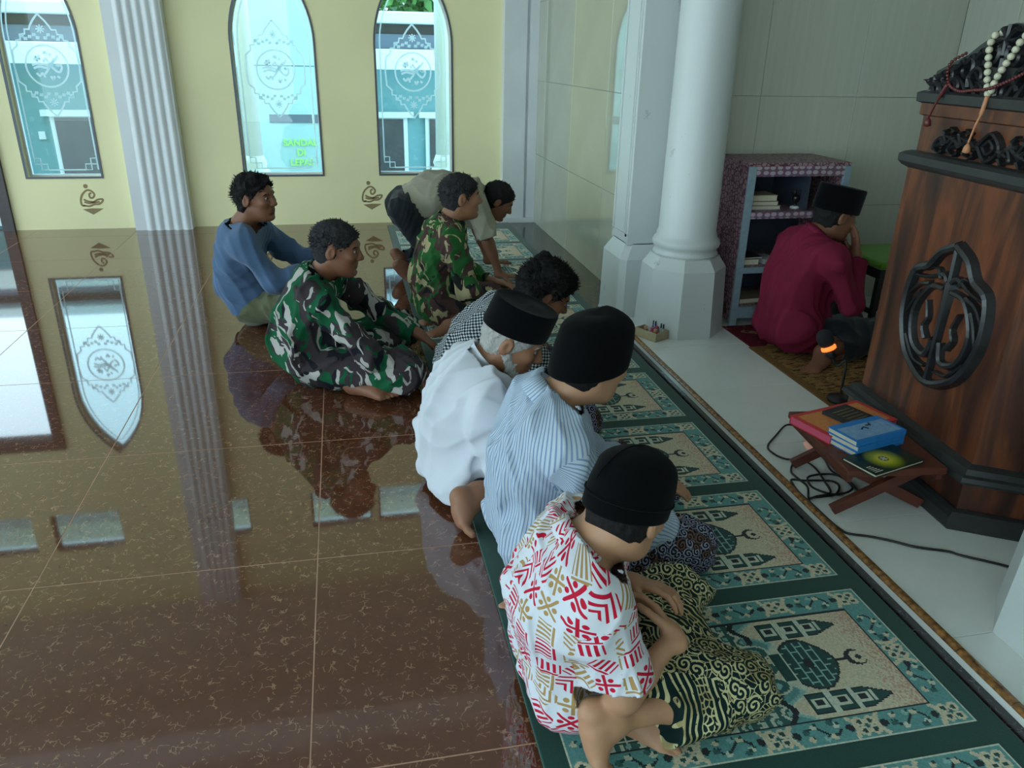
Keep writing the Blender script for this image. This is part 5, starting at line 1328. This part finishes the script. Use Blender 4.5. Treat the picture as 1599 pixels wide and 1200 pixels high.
def batik(bg, ink, ink2, sc, band=False):
    def f():
        uv = uvc(); w = noise(uv, 14, 2, .5, 0, 1); v = vadd(uv, w, .02)
        n = voro(v, sc, 'F1', .75, '2D'); d = S(n.outputs['Distance']); L = vsub(v, S(n.outputs['Position'])); x, y, _ = sepxyz(L)
        ang = M_('ARCTAN2', y, x); sp = frac(d * 3.1 + ang * .159)                         # spiral curls
        curl = (sp < .42) * (d < .62) ; e = S(voro(v, sc * 2.1, 'DISTANCE_TO_EDGE', 1.0, '2D').outputs['Distance']); leaf = (e < .055) * (d > .45)
        m = mx(curl, leaf); r, g, b = sepxyz(S(n.outputs['Color']))
        if band:
            ux, vx, _ = sepxyz(uv); bm_ = (ux > 5.5) * (vx > .105); hc = (S(voro(uv, 75, 'DISTANCE_TO_EDGE', .5, '2D').outputs['Distance']) < .12); ln = (frac(vx * 62.0) < .36)
            mid = (vx > .135) * (vx < .165); m = bm_ * (mid * hc + sub(1.0, mid) * ln) + sub(1.0, bm_) * m
        col = mixc(m * (noise(uv, 90, 2) > .36), bg, ink); return mixc((r > .72) * m, col, ink2)
    return f
def stripe_cloth():
    x, y, z = sepxyz(uvc()); f1 = frac(x * 118.0); m = (f1 < .36)
    return mixc(m * .85, lin(180, 192, 205), lin(104, 132, 170))
def checks():
    x, y, z = sepxyz(uvc()); a = frac((x + y) * 55.0); b = frac((x - y) * 55.0); m = (absn(a - .5) + absn(b - .5)) < .46
    return mixc(m, lin(34, 38, 46), lin(178, 184, 188))
m_velvet = mat('black_velvet', lin(9, 9, 12), 1.0, spec=.05, sheen=.08, bump=weave(1200))
m_knit = mat('black_cap_cloth', lin(7, 7, 9), .9, spec=.08, sheen=.03, bump=(lambda: noise(vscale(coord('Object'), (1, 1, 3)), 400, 2), .3, .001))
m_bluetee = cloth('slate_blue_cotton', lin(74, 98, 130)); m_olive = cloth('olive_striped_cotton', lin(88, 90, 66), .12)
m_camo1 = camo('forest_camouflage', lin(18, 84, 54), lin(58, 50, 54), lin(24, 26, 34), lin(172, 168, 164)); m_camo2 = camo('olive_camouflage', lin(40, 92, 46), lin(76, 54, 52), lin(34, 36, 36), lin(168, 158, 120))
m_khaki = cloth('khaki_cotton', lin(150, 146, 128)); m_black = cloth('black_trouser_cloth', lin(24, 28, 34)); m_navy = cloth('navy_cloth', lin(26, 34, 48))
m_whitec = cloth('white_cotton', lin(200, 204, 214), .03); m_maroon = cloth('maroon_cotton', lin(112, 26, 52), .08, sheen=.0)
m_stripe = mat('blue_pinstripe_cotton', stripe_cloth, .8, spec=.2, bump=weave()); m_check = mat('black_white_check_cotton', checks, .85, spec=.2, bump=weave())
m_print = mat('red_tan_geometric_print', shirt_print, .8, spec=.2, bump=weave())
m_batikg = mat('green_gold_batik', batik(lin(10, 36, 36), lin(196, 190, 146), lin(168, 156, 110), 27, True), .8, spec=.2); m_batikb = mat('dark_floral_batik', batik(lin(26, 22, 34), lin(150, 156, 180), lin(110, 84, 70), 34), .8, spec=.2)

# ------------------------------------------------------------------ the nine people
# man in the blue shirt, far left
J = dict(pelvis=(-.585, 4.80, .125), chest=(-.635, 4.78, .40), neck=(-.60, 4.76, .60), head=(-.505, 4.735, .755), bend=(-.03, 0, 0),
         shR=(-.585, 4.575, .53), shL=(-.53, 4.95, .53), elR=(-.43, 4.51, .32), elL=(-.33, 5.02, .34), wrR=(-.19, 4.60, .335), wrL=(-.12, 4.86, .36),
         hipR=(-.56, 4.69, .115), hipL=(-.54, 4.90, .115), knR=(-.19, 4.47, .23), knL=(-.17, 5.10, .23), anR=(-.33, 4.80, .07), anL=(-.27, 4.72, .07))
O = (-.58, 4.8, 0)
p, H = person('man in slate blue long sleeved shirt sitting cross-legged by the yellow wall', O, J, m_skinB, h=.006, head=dict(yaw=-26, pitch=2, s=1.1),
              hands=dict(R=dict(d=(.8, .5, -.25), n=(0, .3, -1), side=1, curl=.4), L=dict(d=(.7, -.6, -.2), n=(-.1, -.3, -1), side=-1, curl=.4)),
              feet=dict(R=dict(heel=(-.38, 4.84, .03), toe=(-.18, 4.98, .03), up=(0, 0, 1), inner=1), L=dict(heel=(-.30, 4.66, .03), toe=(-.07, 4.58, .03), up=(0, 0, 1), inner=-1)))
hair_mesh('hair', H, m_hair, p, O, .010, .004, 80, ((.75, 0, -.66), .011), -.085, 3, (.0, .002, .006, .006)); tufts(H, m_hair, p, O, 900, 3, .040, .018); face_parts(H, p, O)
top_garment('shirt', m_bluetee, J, p, O, long=True, collar=0, cr=.066, sr=(.074, .068), off=.02, hem=((-.58, 4.8, .09), (0, 0, -1)), fold=(.008, 22, 4), belly=.02)
leg_garment('trousers', m_olive, J, p, O, fold=(.006, 24, 2))

# soldier in front
J = dict(pelvis=(-.215, 3.80, .13), chest=(-.225, 3.79, .36), neck=(-.145, 3.79, .535), head=(-.055, 3.765, .675), bend=(-.045, 0, 0),
         shR=(-.165, 3.585, .47), shL=(-.105, 3.98, .47), elR=(.065, 3.47, .235), elL=(.15, 4.00, .26), wrR=(.30, 3.53, .135), wrL=(.33, 3.86, .19),
         hipR=(-.19, 3.69, .12), hipL=(-.18, 3.91, .12), knR=(.22, 3.50, .14), knL=(.24, 4.08, .14), anR=(-.04, 3.76, .08), anL=(-.02, 3.555, .055))
O = (-.2, 3.8, 0)
p, H = person('soldier in dark green camouflage sitting cross-legged with a black wristwatch', O, J, m_skinB, h=.0055, head=dict(yaw=-12, pitch=-7, s=1.1),
              hands=dict(R=dict(d=(.62, -.05, -.78), n=(-.75, .1, -.6), side=-1, curl=.35), L=dict(d=(.7, -.3, -.5), n=(-.5, 0, -.8), side=1, curl=.4)),
              feet=dict(R=dict(heel=(-.06, 3.80, .03), toe=(.12, 3.94, .03), up=(0, 0, 1), inner=1), L=dict(heel=(-.03, 3.55, .035), toe=(.16, 3.395, .03), up=(.15, -.35, .9), inner=-1)))
hair_mesh('hair', H, m_hairmix, p, O, .004, .0016, 110, ((.75, 0, -.66), .022), -.062, 6, (.003, -.002, .006, .001)); tufts(H, m_hairmix, p, O, 900, 7, .020, .022); face_parts(H, p, O)
top_garment('camouflage_jacket', m_camo1, J, p, O, h=.0055, long=True, collar=.045, cr=.066, sr=(.07, .064), hem=((-.2, 3.8, .10), (0, 0, -1)), fold=(.012, 19, 9), off=.026, cuff=.95, flap=(.068, .03, .04, .02, .5))
leg_garment('camouflage_trousers', m_camo1, J, p, O, h=.0055, r=(.115, .10, .075), f=.88, fold=(.012, 19, 5))
b = MB(); w = V3(*J['wrR']); d_ = unit(w - V3(*J['elR'])); Mq = Matrix.Translation(Vector(w - np.array(O) + d_ * .005)) @ Vector(d_.tolist()).to_track_quat('Z', 'Y').to_matrix().to_4x4()
b.lathe([(.031, -.014), (.034, -.012), (.034, .012), (.031, .014)], n=24, M=Mq); b.box((-.02, -.046, -.02), (.02, -.03, .02), M=Mq, bev=.003); b.build('wristwatch', m_strap, p)

# soldier behind, kneeling on the carpet
J = dict(pelvis=(.50, 4.56, .155), chest=(.515, 4.56, .44), neck=(.575, 4.56, .625), head=(.655, 4.555, .775), bend=(-.015, 0, 0),
         shR=(.575, 4.355, .555), shL=(.585, 4.765, .555), elR=(.655, 4.31, .29), elL=(.66, 4.82, .29), wrR=(.86, 4.41, .22), wrL=(.86, 4.72, .22),
         hipR=(.51, 4.46, .145), hipL=(.51, 4.66, .145), knR=(.93, 4.39, .10), knL=(.93, 4.74, .10), anR=(.57, 4.385, .07), anL=(.56, 4.62, .06))
O = (.52, 4.56, .012)
p, H = person('soldier in olive camouflage kneeling upright on the green carpet', O, J, m_skinA, zf=.012, h=.006, head=dict(yaw=4, pitch=0, s=1.1),
              hands=dict(R=dict(d=(.95, .2, -.15), n=(0, 0, -1), side=-1, curl=.35), L=dict(d=(.95, -.2, -.15), n=(0, 0, -1), side=1, curl=.35)),
              feet=dict(R=dict(heel=(.575, 4.375, .06), toe=(.40, 4.305, .02), up=(.1, .1, -1), inner=-1), L=dict(heel=(.56, 4.60, .06), toe=(.37, 4.52, .02), up=(0, 0, -1), inner=-1)))
hair_mesh('hair', H, m_hairmix, p, O, .004, .0016, 110, ((.75, 0, -.66), .024), -.058, 8, (.003, -.002, .005, .001)); tufts(H, m_hairmix, p, O, 900, 9, .018, .024); face_parts(H, p, O)
top_garment('camouflage_jacket', m_camo2, J, p, O, long=True, collar=.05, cr=.064, sr=(.068, .06), hem=((.5, 4.56, .13), (0, 0, -1)), fold=(.009, 20, 19), off=.018, zf=.012, flap=(.068, .035, .04, .02, .5))
leg_garment('camouflage_trousers', m_camo2, J, p, O, r=(.10, .085, .066), f=.9, fold=(.009, 20, 15), zf=.012)

# man bowing down
J = dict(pelvis=(.42, 5.70, .515), chest=(.73, 5.69, .615), neck=(.935, 5.67, .60), head=(1.085, 5.64, .555), bend=(.0, 0, .035),
         shR=(.90, 5.48, .555), shL=(.91, 5.87, .555), elR=(.975, 5.43, .30), elL=(.975, 5.90, .30), wrR=(1.06, 5.42, .065), wrL=(1.05, 5.84, .065),
         hipR=(.41, 5.60, .50), hipL=(.41, 5.81, .50), knR=(.66, 5.55, .085), knL=(.66, 5.84, .085), anR=(.37, 5.45, .13), anL=(.37, 5.78, .12))
O = (.6, 5.7, .012)
p, H = person('man in khaki shirt and black trousers bowing on hands and knees', O, J, m_skinB, zf=.012, h=.0065, head=dict(yaw=-6, pitch=-30, s=1.08),
              hands=dict(R=dict(d=(1, -.05, -.12), n=(0, 0, -1), side=-1, curl=.05), L=dict(d=(1, .05, -.12), n=(0, 0, -1), side=1, curl=.05)),
              feet=dict(R=dict(heel=(.305, 5.43, .135), toe=(.40, 5.41, .035), up=(.8, 0, .6), inner=1, fwd=(.9, 0, -.1)), L=dict(heel=(.31, 5.79, .14), toe=(.40, 5.80, .035), up=(.8, 0, .6), inner=-1, fwd=(.9, 0, -.1))))
hair_mesh('hair', H, m_hair, p, O, .008, .003, 100, ((.75, 0, -.66), .020), -.07, 11, (.004, 0, .006, .003)); tufts(H, m_hair, p, O, 700, 11, .025, .020); face_parts(H, p, O)
top_garment('shirt', m_khaki, J, p, O, h=.0065, f=.88, sr=(.072, .076), collar=.035, cr=.066, hem=((.42, 5.7, .56), (-.93, 0, -.25)), fold=(.009, 18, 23), off=.02, belly=.02, zf=.012, front=(0, 0, -1), flap=(.069, .03, .035, .02, .5))
leg_garment('trousers', m_black, J, p, O, h=.0065, r=(.115, .085, .062), f=.92, fold=(.008, 20, 25), zf=.012, waist=((.50, 5.7, .60), (.75, 0, .66)), pel=.128)

# man with bushy hair, leaning forward
J = dict(pelvis=(.50, 3.33, .14), chest=(.565, 3.33, .33), neck=(.70, 3.325, .465), head=(.865, 3.31, .545), bend=(-.035, 0, .0),
         shR=(.69, 3.13, .405), shL=(.71, 3.52, .405), elR=(.83, 3.07, .24), elL=(.86, 3.58, .24), wrR=(.865, 3.12, .075), wrL=(.98, 3.45, .10),
         hipR=(.51, 3.23, .13), hipL=(.51, 3.43, .13), knR=(.93, 3.16, .11), knL=(.93, 3.53, .11), anR=(.55, 3.06, .07), anL=(.56, 3.40, .06))
O = (.55, 3.33, .012)
p, H = person('man with bushy dark hair and checked shirt leaning forward on the carpet', O, J, m_skinB, zf=.012, h=.006, head=dict(yaw=-6, pitch=-30, s=1.08),
              hands=dict(R=dict(d=(.5, .1, -.9), n=(-.9, 0, -.4), side=-1, curl=.5), L=dict(d=(.6, -.3, -.7), n=(-.7, 0, -.6), side=1, curl=.5)),
              feet=dict(R=dict(heel=(.46, 3.03, .12), toe=(.46, 3.01, .03), up=(1, 0, .2), inner=1, fwd=(.9, 0, -.1)), L=dict(heel=(.57, 3.36, .05), toe=(.62, 3.16, .03), up=(.3, .2, -.9), inner=1)))
hair_mesh('hair', H, m_hair, p, O, .020, .007, 75, ((.75, 0, -.66), .012), -.105, 14, (.006, .008, .012, .009)); tufts(H, m_hair, p, O, 2600, 5, .030, .012, .026); face_parts(H, p, O)
top_garment('checked_shirt', m_check, J, p, O, f=.86, sr=(.068, .066), collar=.03, cr=.066, hem=((.5, 3.33, .10), (0, 0, -1)), fold=(.007, 22, 33), off=.018, zf=.012, flap=(.069, .03, .035, .02, .5))
leg_garment('trousers', m_navy, J, p, O, r=(.105, .09, .066), sarong=True, fold=(.008, 20, 35), zf=.012)

# older man in white
J = dict(pelvis=(.42, 2.69, .145), chest=(.395, 2.68, .315), neck=(.455, 2.67, .475), head=(.575, 2.655, .575), bend=(-.03, 0, 0),
         shR=(.455, 2.455, .40), shL=(.475, 2.875, .40), elR=(.50, 2.40, .15), elL=(.56, 2.93, .16), wrR=(.75, 2.48, .18), wrL=(.78, 2.85, .18),
         hipR=(.45, 2.58, .135), hipL=(.45, 2.79, .135), knR=(.93, 2.51, .10), knL=(.93, 2.89, .10), anR=(.395, 2.365, .105), anL=(.54, 2.72, .06))
O = (.44, 2.69, .012)
p, H = person('older bearded man in white shirt and black cap sitting on the carpet', O, J, m_skinA, zf=.0, h=.0055, head=dict(yaw=-20, pitch=-24, s=1.12),
              hands=dict(R=dict(d=(.95, .2, -.1), n=(0, 0, -1), side=-1, curl=.4), L=dict(d=(.95, -.2, -.1), n=(0, 0, -1), side=1, curl=.4)),
              feet=dict(R=dict(heel=(.295, 2.325, .115), toe=(.315, 2.27, .02), up=(.9, .1, .1), inner=1, fwd=(.45, -.45, -.25)), L=dict(heel=(.55, 2.68, .05), toe=(.62, 2.46, .03), up=(.3, .2, -.9), inner=1)))
hair_mesh('hair', H, m_hairgrey, p, O, .004, .0025, 120, ((.75, 0, -.66), .030), -.068, 17, (.002, 0, 0, .002), capz=.075); face_parts(H, p, O, m=m_hairgrey)
c, R, hs = H; D = SDF(c - .19, c + .19, .005); W = lambda x, y, z: c + R @ (V3(x, y, z) * hs)
for t in (1, -1): D.cap(W(.0, t * .064, -.03), W(.045, t * .045, -.095), .016 * hs, .024 * hs, .02)
D.ell(W(.066, 0, -.115), V3(.035, .036, .045) * hs, R, .03); D.cap(W(.02, .03, -.10), W(.02, -.03, -.10), .02 * hs, .02 * hs, .03); D.folds(.004, 110, 3); finish('beard', D, m_hairgrey, p, O)
peci(H, p, O, m_velvet, hgt=.098, top=1.0, a=.110, b_=.090, z0=.036, tilt=.010)
top_garment('white_tunic', m_whitec, J, p, O, h=.0055, f=1.0, sr=(.075, .078), collar=.04, cr=.067, hem=((.40, 2.69, .03), (0, 0, -1)), hemr=.4, fold=(.011, 17, 43), off=.03, belly=.025, zf=.012, flap=(.071, .045, 0, 0, .35),
            extra=lambda D: (D.cap((.39, 2.58, .14), (.39, 2.80, .14), .15, .15, .06), D.cap((.34, 2.52, .07), (.35, 2.78, .07), .09, .09, .06)))
leg_garment('sarong', m_batikb, J, p, O, r=(.10, .085, .07), sarong=True, f=.42, fold=(.006, 20, 45), zf=.012)

# young man in the pinstripe shirt
J = dict(pelvis=(.565, 2.12, .15), chest=(.525, 2.11, .395), neck=(.585, 2.10, .575), head=(.70, 2.095, .70), bend=(-.01, 0, 0),
         shR=(.575, 1.895, .50), shL=(.60, 2.305, .50), elR=(.70, 1.835, .27), elL=(.74, 2.30, .28), wrR=(.93, 1.93, .185), wrL=(.95, 2.21, .19),
         hipR=(.58, 2.02, .135), hipL=(.58, 2.22, .135), knR=(1.00, 1.93, .105), knL=(.99, 2.26, .105), anR=(.56, 1.90, .07), anL=(.57, 2.16, .06))
O = (.57, 2.11, .012)
p, H = person('young man in blue pinstripe shirt and black cap sitting on the carpet', O, J, m_skinC, zf=.012, h=.0055, head=dict(yaw=26, pitch=-14, s=1.12),
              hands=dict(R=dict(d=(.95, .25, -.1), n=(0, 0, -1), side=-1, curl=.4), L=dict(d=(.95, -.2, -.1), n=(0, 0, -1), side=1, curl=.4)),
              feet=dict(R=dict(heel=(.565, 1.90, .06), toe=(.405, 1.835, .022), up=(.1, .1, -1), inner=-1), L=dict(heel=(.58, 2.12, .05), toe=(.68, 1.96, .03), up=(.3, .2, -.9), inner=1)))
hair_mesh('hair', H, m_hair, p, O, .003, .002, 120, ((.75, 0, -.66), .024), -.070, 21, (.001, 0, 0, .001), capz=.075); face_parts(H, p, O)
peci(H, p, O, m_knit, hgt=.108, top=.95, a=.112, b_=.096, z0=-.016, tilt=.034, dome=.055, name='tall_cap')
top_garment('pinstripe_shirt', m_stripe, J, p, O, h=.005, long=True, cuff=.96, sr=(.07, .078), collar=.05, cr=.07, hem=((.55, 2.11, .06), (0, 0, -1)), hemr=.36, fold=(.008, 20, 53), off=.022, zf=.012, flap=(.077, .035, .055, .034, .5),
            extra=lambda D: (D.cap((.53, 2.03, .16), (.53, 2.19, .16), .13, .13, .06), ))
leg_garment('sarong', m_batikb, J, p, O, r=(.10, .09, .07), sarong=True, f=.62, fold=(.008, 20, 55), zf=.012)

# boy in the printed shirt, nearest
J = dict(pelvis=(.525, 1.51, .13), chest=(.455, 1.50, .325), neck=(.505, 1.49, .475), head=(.605, 1.485, .565), bend=(.0, 0, 0),
         shR=(.505, 1.325, .405), shL=(.535, 1.675, .41), elR=(.55, 1.275, .205), elL=(.60, 1.72, .20), wrR=(.715, 1.385, .25), wrL=(.668, 1.585, .272),
         hipR=(.54, 1.42, .12), hipL=(.54, 1.60, .12), knR=(.885, 1.345, .10), knL=(.865, 1.70, .115), anR=(.53, 1.285, .125), anL=(.595, 1.385, .06))
O = (.52, 1.5, .012)
p, H = person('boy in red and white printed shirt with clasped hands, sitting on the carpet', O, J, m_skinC, zf=.012, h=.004, s=.9, head=dict(yaw=36, pitch=-24, s=1.06),
              hands=dict(R=dict(d=(.55, .75, .12), n=(-.45, .25, -.75), side=-1, curl=.75, s=1) if 0 else dict(d=(-.25, .92, .3), n=(-.85, -.2, -.45), side=1, curl=.55), L=dict(d=(.75, -.6, .12), n=(-.2, -.3, -.9), side=-1, curl=.55)),
              feet=dict(R=dict(heel=(.455, 1.285, .150), toe=(.478, 1.245, .022), up=(.9, 0, .15), inner=1, fwd=(.75, -.4, -.15)), L=dict(heel=(.575, 1.375, .055), toe=(.70, 1.262, .03), up=(.35, .45, -.75), inner=-1)))
hair_mesh('hair', H, m_hair, p, O, .003, .002, 120, ((.75, 0, -.66), .020), -.050, 23, (.001, 0, 0, .001), capz=.075); face_parts(H, p, O)
cap, Mh = peci(H, p, O, m_knit, hgt=.092, top=.95, a=.106, b_=.092, z0=.004, tilt=.014, dome=.055, name='round_cap')
b = MB(); b.tube([(-.012 + .1095 * math.cos(t) , .0955 * math.sin(t), .034 + .012 * math.cos(t)) for t in [2 * math.pi * k / 40 for k in range(41)]], .0028, 6)
b.tube([(-.012 + .107 * math.cos(t), .03 - .02 * math.sin(t), .06 + .086 * math.sin(t)) for t in [math.pi * k / 20 for k in range(21)]], .0022, 6); b.build('cap_seam', m_knit, cap, M=Mh @ Matrix.Scale(1.06, 4))
top_garment('printed_shirt', m_print, J, p, O, h=.004, s=.9, f=.82, sr=(.078, .082), collar=.04, cr=.072, hem=((.47, 1.5, .065), (0, 0, -1)), hemr=.36, fold=(.006, 22, 63), off=.026, belly=.01, zf=.012, flap=(.078, .03, .045, .026, .5),
            extra=lambda D: (D.cap((.49, 1.42, .16), (.49, 1.58, .16), .12, .12, .06), D.cap((.47, 1.39, .11), (.47, 1.58, .11), .085, .085, .06)))
leg_garment('batik_sarong', m_batikg, J, p, O, h=.0045, s=.9, r=(.105, .095, .10), sarong=True, f=.62, hemcut=False, fold=(.007, 20, 65), zf=.012)

# prayer leader in the niche
J = dict(pelvis=(2.41, 3.75, .20), chest=(2.385, 3.75, .45), neck=(2.45, 3.75, .665), head=(2.56, 3.75, .785), bend=(-.02, 0, 0),
         shR=(2.46, 3.54, .585), shL=(2.46, 3.96, .585), elR=(2.585, 3.52, .35), elL=(2.60, 3.97, .35), wrR=(2.665, 3.66, .585), wrL=(2.665, 3.84, .585),
         hipR=(2.43, 3.65, .18), hipL=(2.43, 3.85, .18), knR=(2.86, 3.58, .14), knL=(2.86, 3.92, .14), anR=(2.46, 3.50, .10), anL=(2.47, 3.72, .09))
O = (2.42, 3.75, ZM + .008)
p, H = person('man in maroon shirt and black cap kneeling by the bookshelf, hands to his face', O, J, m_skinB, zf=ZM + .008, h=.006, head=dict(yaw=0, pitch=-12, s=1.1),
              hands=dict(R=dict(d=(-.12, .2, .95), n=(-.95, .2, -.1), side=-1, curl=.25), L=dict(d=(-.12, -.2, .95), n=(-.95, -.2, -.1), side=1, curl=.25)),
              feet=dict(R=dict(heel=(2.45, 3.47, .085), toe=(2.30, 3.36, .055), up=(.1, .1, -1), inner=-1), L=dict(heel=(2.48, 3.68, .08), toe=(2.58, 3.50, .06), up=(.3, .2, -.9), inner=1)))
hair_mesh('hair', H, m_hair, p, O, .003, .002, 120, ((.75, 0, -.66), .022), -.066, 27, (.001, 0, 0, .001), capz=.075); face_parts(H, p, O)
peci(H, p, O, m_velvet, hgt=.115, top=1.0, a=.118, b_=.092, z0=.024, tilt=.004)
top_garment('maroon_shirt', m_maroon, J, p, O, long=True, cuff=.9, sr=(.068, .06), collar=.04, cr=.066, hem=((2.41, 3.75, .07), (0, 0, -1)), hemr=.42, fold=(.010, 18, 73), off=.022, belly=.01, zf=ZM + .008, flap=(.07, .04, .03, .012, .4),
            extra=lambda D: D.cap((2.39, 3.66, .18), (2.39, 3.84, .18), .14, .14, .06))
leg_garment('sarong', m_black, J, p, O, r=(.105, .09, .07), sarong=True, f=.8, fold=(.008, 20, 75), zf=ZM + .008)
